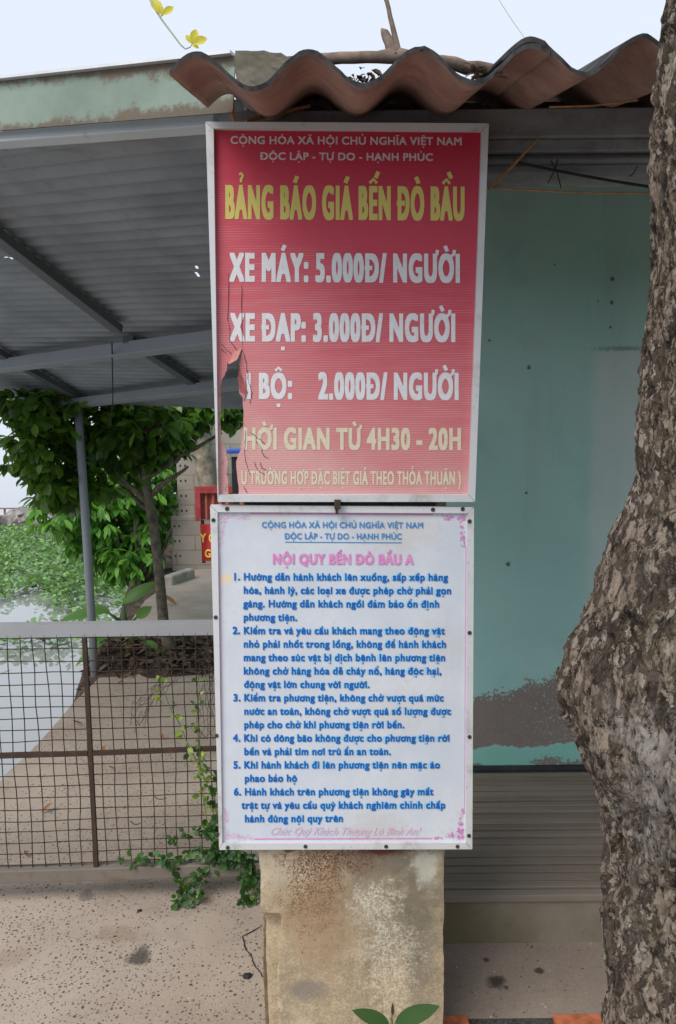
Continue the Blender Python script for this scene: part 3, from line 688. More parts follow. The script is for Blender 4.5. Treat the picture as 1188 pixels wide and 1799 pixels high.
# ------------------------------------------------------------------ house: wall, beam, roof
BY = 1.624
bz1, bz0 = at(900, 190, BY).z, at(900, 297, BY).z
bxl = at(410, 200, BY).x
WY = 2.82
HO = V((bxl, WY, 0))
wxl = at(540, 900, WY).x
house = thing('house', 'teal plastered house with a corrugated fibre cement veranda roof behind the signs', 'house', HO)
def wl(px, py): p = at(px, py, WY) - HO; return (p.x, p.y, p.z)
def _wall():
    g = G('teal_wall_paint'); x, y, z = g.xyz(); n1 = g.noise(1.6, 6, .6); n2 = g.noise(9, 8, .7); n3 = g.noise(70, 6, .75); n4 = g.noise(220, 3, .7)
    c = g.mix(g.step(n1, .3, .7), (.29, .54, .505, 1), (.35, .60, .56, 1))
    c = g.mix(g.math('MULTIPLY', g.step(n2, .45, .7), .35), c, (.40, .50, .47, 1))
    sk = g.noise(7, 6, .65, g.map((1, 1, .12))); c = g.mix(g.math('MULTIPLY', g.step(sk, .5, .72), .28), c, (.22, .36, .34, 1)); c = g.mix(g.math('MULTIPLY', g.step(g.noise(3.5, 7, .7, g.map((1, 1, 1), (5, 2, 1))), .52, .66), .22), c, (.24, .38, .36, 1))
    m = g.math('MULTIPLY', g.step(g.math('ADD', x, g.math('MULTIPLY', n2, .03)), wl(1038, 700)[0], wl(1062, 700)[0]), g.step(g.math('ADD', z, g.math('MULTIPLY', n2, .01)), wl(1045, 608)[2], wl(1045, 622)[2]))
    c = g.mix(g.math('MULTIPLY', m, .45), c, (.58, .63, .62, 1))
    a, b = wl(832, 1228), wl(985, 1186); zu = g.math('ADD', a[2] , g.math('MULTIPLY', g.math('SUBTRACT', x, a[0]), (b[2] - a[2]) / (b[0] - a[0])))
    nn = g.math('ADD', g.math('MULTIPLY', g.math('SUBTRACT', n2, .5), .16), g.math('MULTIPLY', g.math('SUBTRACT', n3, .5), .30))
    du = g.math('ADD', g.math('SUBTRACT', zu, z), nn)
    a2 = wl(832, 1312)
    nl = g.math('ADD', g.math('MULTIPLY', g.math('SUBTRACT', g.noise(5, 4), .5), .13), g.math('MULTIPLY', g.math('SUBTRACT', n3, .5), .03))
    dl = g.math('ADD', g.math('SUBTRACT', z, a2[2]), nl)
    band = g.math('MULTIPLY', g.step(du, -.004, .006), g.step(dl, -.004, .006))
    c0 = g.mix(n2, (.17, .145, .125, 1), (.29, .255, .225, 1)); c0 = g.mix(g.math('MULTIPLY', g.step(g.math('ADD', n3, g.math('MULTIPLY', g.step(x, wl(870, 1250)[0], wl(990, 1250)[0]), .055)), .6, .66), .75), c0, (.42, .55, .51, 1))
    c0 = g.mix(g.math('MULTIPLY', g.step(n4, .45, .6), .35), c0, (.13, .11, .095, 1))
    low = g.step(dl, .01, -.01); c = g.mix(g.math('MULTIPLY', low, .8), c, (.20, .50, .41, 1))
    for (px, py, r, k) in ((965, 1340, .07, .0), (1010, 1345, .06, .0), (838, 1345, .03, .0)):
        q = wl(px, py); m = g.blob(q, (r, .2, r * .38), n3, 1.0); m = g.step(m, .35, .6); band = g.math('MAXIMUM', band, m)
    c = g.mix(band, c, c0)
    c = g.mix(g.math('MULTIPLY', g.step(n4, .70, .74), g.math('MULTIPLY', g.step(n2, .55, .6), .8)), c, (.08, .08, .075, 1))
    q = wl(1095, 612); m = g.blob(q, (.11, .2, .009), n3, .9); c = g.mix(g.math('MULTIPLY', m, .5), c, (.10, .11, .10, 1))
    for (px, py, r) in ((1076, 490, .009), (1075, 532, .009), (1072, 575, .006), (930, 645, .009), (925, 866, .006), (1051, 529, .004), (860, 598, .005), (975, 465, .004), (893, 991, .01)):
        m = g.blob(wl(px, py), (r, .2, r), n3, .5); c = g.mix(g.math('MULTIPLY', m, .85), c, (.05, .055, .05, 1))
    g.color(c).rough(.6); g.bump(g.math('SUBTRACT', g.math('MULTIPLY', n2, .4), g.math('MULTIPLY', band, .8)), .3, .004); return g.mat
M['wall'] = _wall()
mb = MB(); mb.box((wxl, WY, 0), (5.5, 7.5, 2.345)); mb.build('wall', M['wall'], house)
def _beam():
    g = G('sooty_concrete'); n = g.noise(3, 6, .6, g.map((.4, 1, 2))); n2 = g.noise(26, 6, .7); n3 = g.noise(9, 5, .6, g.map((1, 1, .15)))
    c = g.mix(g.step(n, .3, .7), (.15, .165, .18, 1), (.32, .335, .35, 1)); c = g.mix(g.math('MULTIPLY', g.step(n2, .45, .7), .4), c, (.08, .08, .08, 1))
    c = g.mix(g.math('MULTIPLY', g.step(n3, .58, .72), .6), c, (.06, .06, .06, 1))
    g.color(c).rough(.85); g.bump(n2, .3, .004); return g.mat
M['beam'] = _beam()
zz = lambda py: at(900, py, BY).z
mb = MB(); XR = 5.2
mb.box((bxl, BY, zz(241)), (XR, BY + .13, bz1))
mb.box((bxl, BY + .010, zz(264)), (XR, BY + .13, zz(241) - .0002))
mb.box((bxl, BY + .028, zz(272)), (XR, BY + .13, zz(264) - .0002))
mb.box((bxl, BY + .016, zz(281)), (XR, BY + .13, zz(272) - .0002))
mb.box((bxl, BY + .030, zz(297)), (XR, BY + .13, zz(281) - .0002))
mb.build('beam', M['beam'], house, bevel=.003)
for x in (at(702, 170, 1.75).x, at(1000, 170, 1.75).x):  # dark bars stand in for the dark gaps in the closing board
    mb = MB(); mb.box((x - .004, 1.76, bz1 - .02), (x + .004, 1.78, bz1 + .05)); mb.build('board_gap_bar', M['dark'], house)
# closing board under the roof
mb = MB(); mb.box((bxl + .01, 1.79, bz1 - .03), (XR, 1.81, bz1 + .075)); mb.build('closing_board', M['beam'], house)
# fibre cement sheets
EY = 1.25
cr = [at(345, 90, EY), at(550, 86, EY), at(745, 82, EY), at(945, 68, EY), at(1130, 58, EY)]
PITCH = (cr[4].x - cr[0].x) / 4; tilt = (cr[2].z - cr[0].z) / (cr[2].x - cr[0].x) + .006
AMP = (cr[1].z - at(640, 150, EY).z) / 2 * .98
SL = math.tan(math.radians(14))
def rz_(x, y, lift=0):
    ph = (x - cr[0].x) / PITCH
    return cr[0].z - .008 - AMP + tilt * (x - cr[0].x) * .95 + AMP * math.cos(2 * math.pi * ph) + (y - EY) * SL + lift
def _fib():
    g = G('fibre_cement_underside'); n = g.noise(4, 6, .65); n2 = g.noise(26, 7, .7)
    c = g.mix(g.step(n, .35, .65), (.27, .155, .125, 1), (.40, .255, .205, 1)); c = g.mix(g.math('MULTIPLY', g.step(n2, .48, .7), .45), c, (.14, .09, .08, 1))
    c = g.mix(g.math('MULTIPLY', g.step(g.noise(9, 5, .6), .6, .75), .4), c, (.45, .37, .32, 1))
    g.color(c).rough(.85); g.bump(n2, .25, .003); return g.mat
M['fib'] = _fib(); M['fibtop'] = simple('fibre_cement_top', (.045, .045, .047, 1), .95, .35, 26, .4)
def sheet(x0, x1, y0, y1, lift, cut=None, th=.0078):
    nu = int((x1 - x0) / PITCH * 24); nv = 36; mb = MB()
    ylim = lambda x: (1.622 if cut is not None and x < cut else y1)
    f = lambda top: (lambda u, v: (lambda x: V((x, lerp(y0, ylim(x), v) + (.004 * noise.noise(V((x * 45, lift * 90, 2))) + .003 * noise.noise(V((x * 140, 1, lift * 90))) if v == 0 else 0), rz_(x, lerp(y0, ylim(x), v), lift + (th if top else 0)) + .0012 * fbm(V((x * 6, v * 3 + top * 9, lift * 50))))))(lerp(x0, x1, u)))
    mb.grid(f(False), nu, nv, 0, flip=True); k = len(mb.v); mb.grid(f(True), nu, nv, 1)
    n1 = nu + 1
    def side(idx):
        for a, b in zip(idx[:-1], idx[1:]): mb.f.append([a, b, b + k, a + k]); mb.m.append(1)
    side(list(range(nu + 1))); side([nv * n1 + i for i in range(nu, -1, -1)])
    side([j * n1 for j in range(nv, -1, -1)]); side([j * n1 + nu for j in range(nv + 1)])
    return mb.build('roof_sheet', [M['fib'], M['fibtop']], house, smooth=False)
xo = at(966, 95, EY).x
s1 = sheet(at(298, 135, EY).x, xo, EY, 4.6, 0, cut=bxl)
s2 = sheet(xo - PITCH * .42, 3.4, EY + .004, 4.6, .0095)
for s in (s1, s2):
    for p in s.data.polygons: p.use_smooth = p.area > 0 and abs(p.normal.y) < .9
# plinth with the slatted platform lying on it
fy = gz(900, 1660).y; pzt = at(900, 1583, fy).z
def _plinth():
    g = G('mossy_cement'); n = g.noise(4, 6, .6); n2 = g.noise(40, 6, .7); x, y, z = g.xyz()
    c = g.mix(g.step(n, .35, .7), (.175, .15, .11, 1), (.24, .21, .165, 1)); mo = g.step(g.math('ADD', x, g.math('MULTIPLY', n, .7)), 1.25, .65)
    c = g.mix(g.math('MULTIPLY', mo, .75), c, (.11, .092, .028, 1)); c = g.mix(g.math('MULTIPLY', g.step(n2, .55, .75), .35), c, (.10, .085, .06, 1))
    g.color(c).rough(.8); g.bump(n2, .25, .003); return g.mat
mb = MB(); mb.box((wxl, fy, .0), (5.4, WY - .001, pzt)); mb.build('plinth', _plinth(), house, bevel=.006)
# slatted platform
PLT = V((wxl + .5, fy, pzt))
plat = thing('slatted_platform', 'low platform of weathered grey boards lying on the plinth against the teal wall', 'platform', PLT)
def _slat():
    g = G('weathered_board'); rnd = g.n('NewGeometry').outputs['Random Per Island']; n = g.noise(30, 5, .6, g.map((.12, 3, 3))); n2 = g.noise(5, 4)
    c = g.mix(rnd, (.165, .135, .108, 1), (.225, .19, .155, 1)); c = g.mix(g.math('MULTIPLY', g.step(n, .45, .7), .28), c, (.10, .08, .064, 1)); c = g.mix(g.math('MULTIPLY', g.step(n2, .5, .7), .3), c, (.25, .20, .17, 1))
    g.color(c).rough(.75); g.bump(n, .35, .003); return g.mat
mb = MB(); y = fy - .008; pz = pzt + .022; k = 0; tot = WY - .035 - y; ns = 20
for i in range(ns):
    y0_, y1_ = y + tot * i / ns, y + tot * (i + 1) / ns - random.uniform(.004, .007)
    dz = random.uniform(-.003, .004); tl = random.uniform(-.004, .004)
    a = V((wxl + .02, (y0_ + y1_) / 2, pz + dz)); b = V((4.5, (y0_ + y1_) / 2 + random.uniform(-.004, .004), pz + dz + tl)); N = 14
    rot = random.uniform(-.09, .09)
    for s in range(1):
        vs = []; fs = []; w_ = (y1_ - y0_) / 2
        for q in range(N + 1):
            c = lerp(a, b, q / N) + V((0, .0016 * noise.noise(V((q * .9, i * 5, 0))), .0022 * noise.noise(V((q * .8, i * 7, 3)))))
            for (dy, dz_) in ((-w_, -.018), (w_, -.018), (w_, rot * w_ - .0015), (w_ - .003, rot * w_ ), (-w_ + .003, -rot * w_), (-w_, -rot * w_ - .0015)): vs.append(c + V((0, dy, dz_)))
        for q in range(N):
            for e in range(6): fs.append((q*6+e, q*6+(e+1) % 6, (q+1)*6+(e+1) % 6, (q+1)*6+e))
        fs.append((5, 4, 3, 2, 1, 0)); fs.append(tuple(N*6+e for e in range(6))); mb.add(vs, fs)
mb.build('slat_deck', _slat(), plat)
mb = MB(); mb.box((wxl + .02, WY - .033, pz - .004), (4.5, WY - .004, pz + .010)); mb.build('back_rail', M['dark'], plat, bevel=.003)
# orange bricks edging the floor
gby = y0
for i, (xa, xb, lab) in enumerate([(at(740, 1795, gby - .04).x, at(826, 1795, gby - .04).x, 'orange brick edging the veranda floor, beside the pillar foot'), (at(978, 1795, gby - .04).x, at(978, 1795, gby - .04).x + .21, 'orange brick edging the veranda floor, beside the big tree trunk')]):
    mb = MB(); mb.box((xa, gby - .10, .002), (xb, gby - .004, .022)); o = mb.build('brick', M['brick'], bevel=.004, loc=((xa + xb) / 2, gby - .05, 0)); tag(o, lab, 'brick', 'bricks edging the veranda floor')
# ------------------------------------------------------------------ clutter under and on the roof
def tubes(name, paths, rad, mat, label, cat, n=6, group=None):
    mb = MB()
    for pts in paths: mb.tube(pts, rad, n)
    o = mb.build(name, mat, loc=paths[0][0]); tag(o, label, cat, group); return o
def arc(a, b, sag, k=14): return [lerp(a, b, i / k) - V((0, 0, sag * 4 * (i / k) * (1 - i / k))) for i in range(k + 1)]
tubes('bamboo_stick', [[at(859, 332, 1.585), at(900, 292, 1.60), at(946, 243, 1.615)]], [.0028, .0035, .002], M['bamboo'], 'short tan bamboo strip slanting beside the top right corner of the red board', 'stick')
tubes('cable', [arc(at(903, 284, 1.63), at(1200, 336, 1.66), .004)], .0028, M['cable'], 'black cable slanting down from the beam to the big tree', 'cable')
tubes('tie_wire', [arc(at(858, 329, 1.60), at(1200, 337, 1.66), .006)], .0019, M['bamboo'], 'thin yellowish wire strung under the beam from the red board to the tree', 'wire')
for pth, lab in (([at(968, 282, 1.62), at(978, 300, 1.615), at(986, 330, 1.615)], 'longest dark dry twig dangling below the beam over the teal wall'), ([at(980, 280, 1.62), at(976, 295, 1.612), at(963, 322, 1.612)], 'shorter dark twig crossing the long twig under the beam'), ([at(1120, 292, 1.62), at(1112, 306, 1.615), at(1106, 310, 1.615)], 'tiny dark twig under the beam close to the big tree trunk')):
    tubes('twig', [pth], .0012, M['cable'], lab, 'twig', 6, 'dry twigs under the beam')
tubes('bamboo_tie', [[at(432, 213, 1.56), at(470, 203, 1.59), at(545, 186, 1.60)]], [.004, .0045, .003], M['bamboo'], 'brown bamboo strip tied behind the top of the red board', 'stick')
tubes('yellow_tie', [[at(413, 216, 1.575), at(409, 203, 1.59), at(411, 190, 1.60)]], [.003, .0035, .002], simple('ochre_tie', (.5, .25, .06, 1), .7), 'short ochre strip poking up behind the corner of the red board', 'stick')
tubes('dry_straw', [[at(965, 188, 1.50), at(1040, 186, 1.47), at(1120, 176, 1.43)]], .0018, M['bamboo'], 'dry yellow straw tucked under the right end of the corrugated roof', 'straw')
# concrete block on the roof
by_ = 1.42; p0 = at(415, 160, by_); p1 = at(514, 88, by_)
zb = min(rz_(x, by_) for x in (p0.x, p1.x, (p0.x + p1.x) / 2)) + .01
mb = MB(); hb = p1.z
def _bf(u, v): return V((lerp(p0.x, p1.x, u), by_, lerp(zb, hb, v)))
bm = bmesh.new(); bmesh.ops.create_cube(bm, size=1)
bmesh.ops.subdivide_edges(bm, edges=bm.edges[:], cuts=9, use_grid_fill=True)
for v in bm.verts:
    c = V((lerp(p0.x, p1.x, v.co.x + .5), by_ + (v.co.y + .5) * .11, lerp(zb, hb - (.004 if v.co.x > 0 else 0), v.co.z + .5)))
    c += V((1, 1, 1)) * .0022 * noise.noise(c * 40) + V((.0015, .0015, .0015)) * noise.noise(c * 110 + V((4, 4, 4))); v.co = c
    if v.co.x > p1.x - .015: v.co.z -= .006
    v.co.z = max(v.co.z, rz_(v.co.x, v.co.y) + .0085)
mb.v = [v.co.copy() for v in bm.verts]; mb.f = [[x.index for x in f.verts] for f in bm.faces]; mb.m = [0] * len(mb.f); bm.free()
def _rough():
    g = G('rough_mortar'); n = g.noise(40, 8, .75); n2 = g.noise(9, 5, .6, g.map((1, 1, 2.5)))
    g.color(g.mix(g.step(n2, .35, .65), g.mix(n, (.09, .08, .055, 1), (.19, .165, .12, 1)), g.mix(n, (.15, .14, .12, 1), (.28, .26, .22, 1)))).rough(.95); g.bump(n, .6, .003); return g.mat
tag(mb.build('roof_block', _rough(), loc=((p0.x + p1.x) / 2, by_, zb)), 'rough concrete block weighing down the left end of the corrugated roof', 'block')
# fallen branch on the roof
ly = 1.42; br = thing('dead_branch', 'bare fallen branch with a broken fork lying across the corrugated roof', 'branch', at(690, 105, ly))
mb = MB()
def wob(a, b, k, amp, s): return [lerp(a, b, i / k) + amp * V((noise.noise(V((i * .7, s, 0))), 0, noise.noise(V((i * .7, s, 5))))) for i in range(k + 1)]
mb.tube(wob(at(560, 104, ly + .02), at(705, 98, ly), 7, .004, 1) + wob(at(715, 101, ly), at(900, 128, ly + .07), 9, .005, 2), [.010] * 6 + [.0125] * 3 + [.0115] * 5 + [.010] * 4, 10); mb.build('limb', M['deadwood'], br, smooth=True)
mb = MB(); mb.tube(wob(at(697, 100, ly), at(671, 50, ly + .01), 6, .003, 4), [.012, .011, .010, .009, .0085, .007, .002], 9); mb.build('broken_fork', M['deadwood'], br, smooth=True)
mb = MB(); mb.tube(wob(at(702, 98, ly), at(676, -12, ly + .01), 8, .003, 7), [.006, .0055, .005, .0048, .0045, .0042, .004, .004, .0038], 8); mb.build('twig', M['deadwood'], br, smooth=True)
for (px, py, s, lab) in ((636, 134, 1, 'clump of dark dead leaves in the roof trough under the fallen branch'), (846, 122, 2, 'clump of dark dead leaves on the roof, caught at the thin end of the branch')):
    mb = MB(); c = at(px, py, 1.40); rnd = random.Random(s)
    for i in range(26): mb.leaf(c + V((rnd.uniform(-.02, .02), rnd.uniform(-.02, .02), rnd.uniform(-.015, .006))), V((rnd.uniform(-1, 1), rnd.uniform(-1, 1), rnd.uniform(-.3, .5))), V((rnd.uniform(-1, 1), rnd.uniform(-1, 1), 1)), rnd.uniform(.012, .026), .01, .5, .4, 3)
    tag(mb.build('dead_leaf_clump', M['litter'], loc=c), lab, 'leaf litter', 'leaf clumps on the roof')
tubes('overhead_wire', [[at(868, -14, 2.6), at(900, 36, 2.55), at(930, 78, 2.5), at(950, 120, 2.45)]], .0012, M['palewire'], 'thin pale wire rising from behind the roof into the sky', 'wire')
# hanging vine tip
ty = 1.2; tn = thing('hanging_tendril', 'thin vine tip with two yellow-green leaf tufts hanging against the sky', 'vine', at(300, 40, ty))
mb = MB(); mb.tube([at(258, -12, ty), at(268, 8, ty), at(284, 34, ty), at(302, 58, ty), at(318, 79, ty), at(326, 86, ty), at(334, 83, ty), at(338, 77, ty)], [.0016, .0015, .0014, .0013, .0012, .001, .0009, .0008], 6)
mb.tube([at(276, 22, ty), at(280, 29, ty), at(286, 27, ty)], .0008, 5); mb.build('stem', M['palewire'], tn, smooth=True)
mb = MB()
for (bx, by, L) in (((338, 78), (345, 50), .026), ((338, 78), (364, 66), .023), ((338, 78), (327, 60), .018), ((338, 80), (350, 84), .013), ((286, 27), (266, -4), .030), ((286, 27), (305, 11), .020), ((286, 27), (281, 8), .018)):
    a, b = at(*bx, ty), at(*by, ty); d = b - a; mb = MB(); mb.leaf(a, d, V((.2, -1, .15)), d.length, d.length * .55, .1, .35, 5); mb.build('leaf', M['yellowleaf'], tn, smooth=True)
# ------------------------------------------------------------------ sheet metal awning at the left
def plane3(a, b, c): n = (b - a).cross(c - a).normalized(); return n
YB = gz(167, 1187).y
A0, A1 = at(0, 265, 1.95), at(365, 219, 1.72)
B0 = at(135, 700, YB)
AN = plane3(A0, A1, B0); AN = AN if AN.z > 0 else -AN
ap = lambda x, y, o=0: onp(x, y, A0, AN) + AN * o
aw = thing('awning', 'sheet metal awning with grey corrugated underside and rusty pale green fascia at the left', 'awning', gz(167, 1187))
ex = (A1 - A0).normalized(); ey = AN.cross(ex).normalized()
if ey.y < 0: ey = -ey
LB = (B0 - A0).dot(ey)
r0 = (at(432, 205, 1.7) - A0).dot(ex)
U0, U1, V0, V1 = -2.2, min(r0, (V((bxl - .03, 1.7, 2)) - A0).dot(ex) + .06), -.02, LB + .22
def _corr():
    g = G('galvanised_sheet_underside'); n = g.noise(3, 6, .6); n2 = g.noise(20, 7, .7); n3 = g.noise(8, 5, .6, g.map((.15, 2, 2)))
    c = g.mix(g.step(n, .3, .7), (.19, .205, .23, 1), (.29, .305, .33, 1)); c = g.mix(g.math('MULTIPLY', g.step(n2, .52, .75), .35), c, (.12, .10, .085, 1)); c = g.mix(g.math('MULTIPLY', g.step(n3, .55, .72), .4), c, (.20, .16, .13, 1))
    g.color(c).rough(.6); g.b.inputs['Metallic'].default_value = .15; g.bump(n2, .12, .002); return g.mat
nv = int((V1 - V0) / .054 * 10); nu = 60
holes = set()
for (px, py, du, dv) in ((340, 492, 1, 3), (338, 478, 1, 1), (346, 484, 0, 2), (15, 470, 1, 1), (62, 552, 0, 1)):
    p = ap(px, py) - A0; i = int((p.dot(ex) - U0) / (U1 - U0) * nu); j = int((p.dot(ey) - V0) / (V1 - V0) * nv)
    holes.add((px, py))
nu = 300
HC = [(ap(px, py) - A0, r) for px, py, r in ((341, 488, .005), (344, 494, .007), (342, 501, .006), (8, 469, .005), (16, 472, .005))]
def skip(i, j):
    u = lerp(U0, U1, (i + .5) / nu); v = lerp(V0, V1, (j + .5) / nv)
    return any(math.hypot((u - p.dot(ex)) * .8, v - p.dot(ey)) < r + .006 * noise.noise(V((u * 90, v * 90, 0))) for p, r in HC)
mb = MB()
def cf(u, v):
    uu = lerp(U0, U1, u); vv = lerp(V0, V1, v); bow = .004 * noise.noise(V((uu * 2, vv * 2, 0)))
    return A0 + ex * uu + ey * vv + AN * (.026 + .011 * abs(math.sin(math.pi * vv / .054)) ** .8 + bow)
mb.grid(cf, nu, nv, 0, skip); 
mb.build('roof_sheet', _corr(), aw, smooth=True)
def abeam(p, q, w, h, name, mat, drop=0, ext=(0, 0)):
    a, b = ap(*p), ap(*q); d = (b - a).normalized(); a = a - d * ext[0]; b = b + d * ext[1]
    mb = MB(); mb.beam(a + AN * (.016 - h / 2 - drop), b + AN * (.016 - h / 2 - drop), w, h, AN); return mb.build(name, mat, aw, bevel=.002)
abeam((0, 249), (365, 221), .03, .026, 'front_rafter', M['lightsteel'], 0, (1.6, .02))
abeam((0, 632), (370, 582), .05, .055, 'middle_rafter', M['galv'], .022, (1.6, .9))
abeam((135, 700), (430, 663), .05, .045, 'back_rafter', M['galv'], .022, (1.9, .9))
abeam((-60, 372), (206, 578), .05, .03, 'purlin', M['galvdark'], 0, (.3, 0)); abeam((232, 601), (345, 676), .05, .03, 'purlin', M['galvdark'], 0, (.03, .02)); abeam((-60, 588), (130, 694), .05, .03, 'purlin', M['galvdark'], 0, (.3, 0))
# fascia plate with rust
fa, fb_ = at(-4, 187, 1.87), at(412, 148, 1.645); d = (fb_ - fa).normalized(); fa = fa - d * 1.6
fh = (at(0, 145, 1.87) - at(0, 231, 1.87)).z
def _fascia():
    g = G('rusty_green_paint'); x, y, z = g.xyz(); n = g.noise(5, 6, .65); n2 = g.noise(24, 8, .75); n3 = g.noise(90, 5, .7)
    a = at(0, 187, 1.87) - aw.location; b = at(412, 148, 1.645) - aw.location
    zc = g.math('ADD', a.z, g.math('MULTIPLY', g.math('SUBTRACT', x, a.x), (b.z - a.z) / (b.x - a.x))); t = g.math('DIVIDE', g.math('SUBTRACT', z, zc), fh / 2)
    c = g.mix(g.step(n, .3, .7), (.17, .225, .185, 1), (.235, .30, .255, 1))
    rst = g.math('ADD', g.math('ADD', g.math('ABSOLUTE', t), g.math('MULTIPLY', g.math('SUBTRACT', n2, .5), 2.0)), g.math('MULTIPLY', g.step(x, a.x + .1, b.x), .30))
    rc = g.mix(n2, (.05, .03, .02, 1), (.19, .13, .085, 1))
    c = g.mix(g.math('MULTIPLY', g.step(rst, .62, .98), .85), c, rc); c = g.mix(g.math('MULTIPLY', g.step(g.math('ADD', g.math('MULTIPLY', n2, .7), g.math('MULTIPLY', n, .3)), .58, .66), .8), c, (.07, .038, .025, 1))
    c = g.mix(g.math('MULTIPLY', g.step(n3, .6, .72), .25), c, (.30, .28, .22, 1))
    g.color(c).rough(.7); g.bump(n2, .25, .003); return g.mat
mb = MB(); mb.beam(fa, fb_, .004, fh, (0, 0, 1)); mb.build('fascia', _fascia(), aw)
mb = MB(); o = V((0, 0, fh / 2 + .003)); mb.beam(fa + o, fb_ + o, .03, .006, (0, 0, 1)); mb.build('cap_strip', M['alu'], aw)
pt = ap(138, 700, -.02); pb = gz(167, 1187)
mb = MB(); mb.tube([V((pb.x, pb.y, 0)), V((lerp(pb.x, pt.x, .5), pb.y, .8)), V((pt.x, pt.y, pt.z))], .024, 16); mb.build('post', M['galv'], aw, smooth=True)
mb = MB(); mb.tube([ap(200, 585, -.04), ap(205, 640, -.1), ap(207, 660, -.13), ap(204, 690, -.16)], .003, 5); mb.build('hanging_wire', M['dark'], aw)
# ------------------------------------------------------------------ wire gate
ga = gz(0, 1538, .09); gb = gz(452, 1522, .09); ga.z = gb.z = 0
gd = (gb - ga).normalized(); gn = V((gd.y, -gd.x, 0))
gp = lambda x, y, o=0: onp(x, y, ga, gn) + gn * o
gate = thing('wire_gate', 'rusty wire mesh gate in a grey steel frame standing left of the pillar', 'gate', ga)
gl = ga - gd * 1.0; gr = ga + gd * ((gp(470, 1520) - ga).dot(gd))
zt0, zt1 = gp(0, 1110).z, gp(370, 1105).z; sl_ = (zt1 - zt0) / (gp(370, 1105) - gp(0, 1110)).dot(gd); zb0 = gp(0, 1536).z; zb1 = gp(450, 1522).z; slb = (zb1 - zb0) / (gp(450, 1522) - gp(0, 1536)).dot(gd)
ztf = lambda s: zt0 + sl_ * s; zbf = lambda s: zb0 + slb * s
smin, smax = -1.0, (gr - ga).dot(gd)
gpt = lambda s, z, o=0: ga + gd * s + V((0, 0, z)) + gn * o
mb = MB(); mb.beam(gpt(smin, ztf(smin)), gpt(smax, ztf(smax)), .006, .036); mb.beam(gpt(smin, ztf(smin) + .018, -.018), gpt(smax, ztf(smax) + .018, -.018), .036, .005); mb.build('top_rail', M['rail'], gate)
mb = MB(); mb.beam(gpt(smin, zbf(smin)), gpt(smax, zbf(smax)), .04, .042); mb.build('bottom_rail', M['oldrail'], gate, bevel=.003)
smid = (gp(160, 1320) - ga).dot(gd); zm = gp(160, 1322).z
mb = MB(); mb.beam(gpt(smid, zbf(smid) + .021, .006), gpt(smid, ztf(smid) - .018, .006), .013, .013, gn); mb.build('middle_upright', M['rustbar'], gate)
mb = MB(); mb.beam(gpt(smin, zm, .007), gpt(smid - .008, zm + .001, .007), .013, .013); mb.beam(gpt(smid + .008, zm + .001, .007), gpt(smax, zm + .006, .007), .013, .013); mb.build('middle_rail', M['rustbar'], gate)
mb = MB(); s = smin + .01; i = 0; dg_ = (gp(182, 1250) - gp(160, 1250)).dot(gd)
while s < smax - .02:
    pts = []
    for k in range(15):
        t = k / 14; z = lerp(zbf(s) + .0, ztf(s) - .01, t); o = .003 * noise.noise(V((i * 3.3, k * .55, 0))) + .007 * noise.noise(V((i * .4, k * .3, 8)))
        pts.append(gpt(s + o, z, .0018 + .0015 * noise.noise(V((i, k * .5, 4)))))
    mb.tube(pts, .00165, 5); s += dg_ * random.uniform(.97, 1.03); i += 1
z0_ = zbf(0) + .03; k = 0
while z0_ < ztf(0) - .015:
    pts = []
    for q in range(30):
        t = q / 29; s = lerp(smin, smax, t); zf = (z0_ - zbf(0)) / (ztf(0) - zbf(0)); z = lerp(zbf(s), ztf(s), zf)
        pts.append(gpt(s, z + .0032 * noise.noise(V((q * .5, k * 2.7, 0))) + .006 * noise.noise(V((q * .2, k * .5, 6))), -.0014 + .001 * noise.noise(V((q * .6, k, 9)))))
    mb.tube(pts, .0016, 5); z0_ += dg_ * random.uniform(.93, 1.0); k += 1
for (x0, y0g, x1, y1g) in ((272, 1398, 292, 1400), (230, 1442, 248, 1444)):
    a, b = gp(x0, y0g, .004), gp(x1, y1g, .004); mb.tube(arc(a, b, .008, 8), .0013, 5)
mb.build('wire_mesh', M['wire'], gate)
# climbing vine
vine = thing('climbing_vine', 'small leaved green creeper growing up the wire gate beside the white board', 'vine', gz(445, 1592))
paths = [[(452, 1590), (440, 1560), (420, 1520), (385, 1500), (365, 1440), (355, 1380), (352, 1300), (347, 1245), (352, 1195)], [(400, 1500), (384, 1440), (372, 1390), (350, 1340), (325, 1290), (305, 1250), (290, 1215), (284, 1185)],
         [(420, 1520), (385, 1490), (340, 1495), (300, 1502), (262, 1500), (232, 1508)], [(395, 1470), (365, 1450), (330, 1462), (300, 1480)], [(410, 1515), (370, 1520), (335, 1540), (310, 1570), (285, 1595)],
         [(290, 1505), (312, 1528), (328, 1548), (330, 1560)], [(370, 1525), (352, 1550), (338, 1570), (312, 1588), (292, 1592)], [(440, 1530), (445, 1550), (436, 1570), (428, 1578)], [(385, 1395), (376, 1360), (352, 1330)], [(452, 1510), (420, 1495), (392, 1490), (372, 1500)],
         [(385, 1440), (378, 1400), (388, 1350)], [(450, 1525), (415, 1505), (390, 1510)], [(392, 1500), (380, 1470), (372, 1452)]]
young = {1: .35, 0: .55}
ms_, m1, m2 = MB(), MB(), MB(); rnd = random.Random(5)
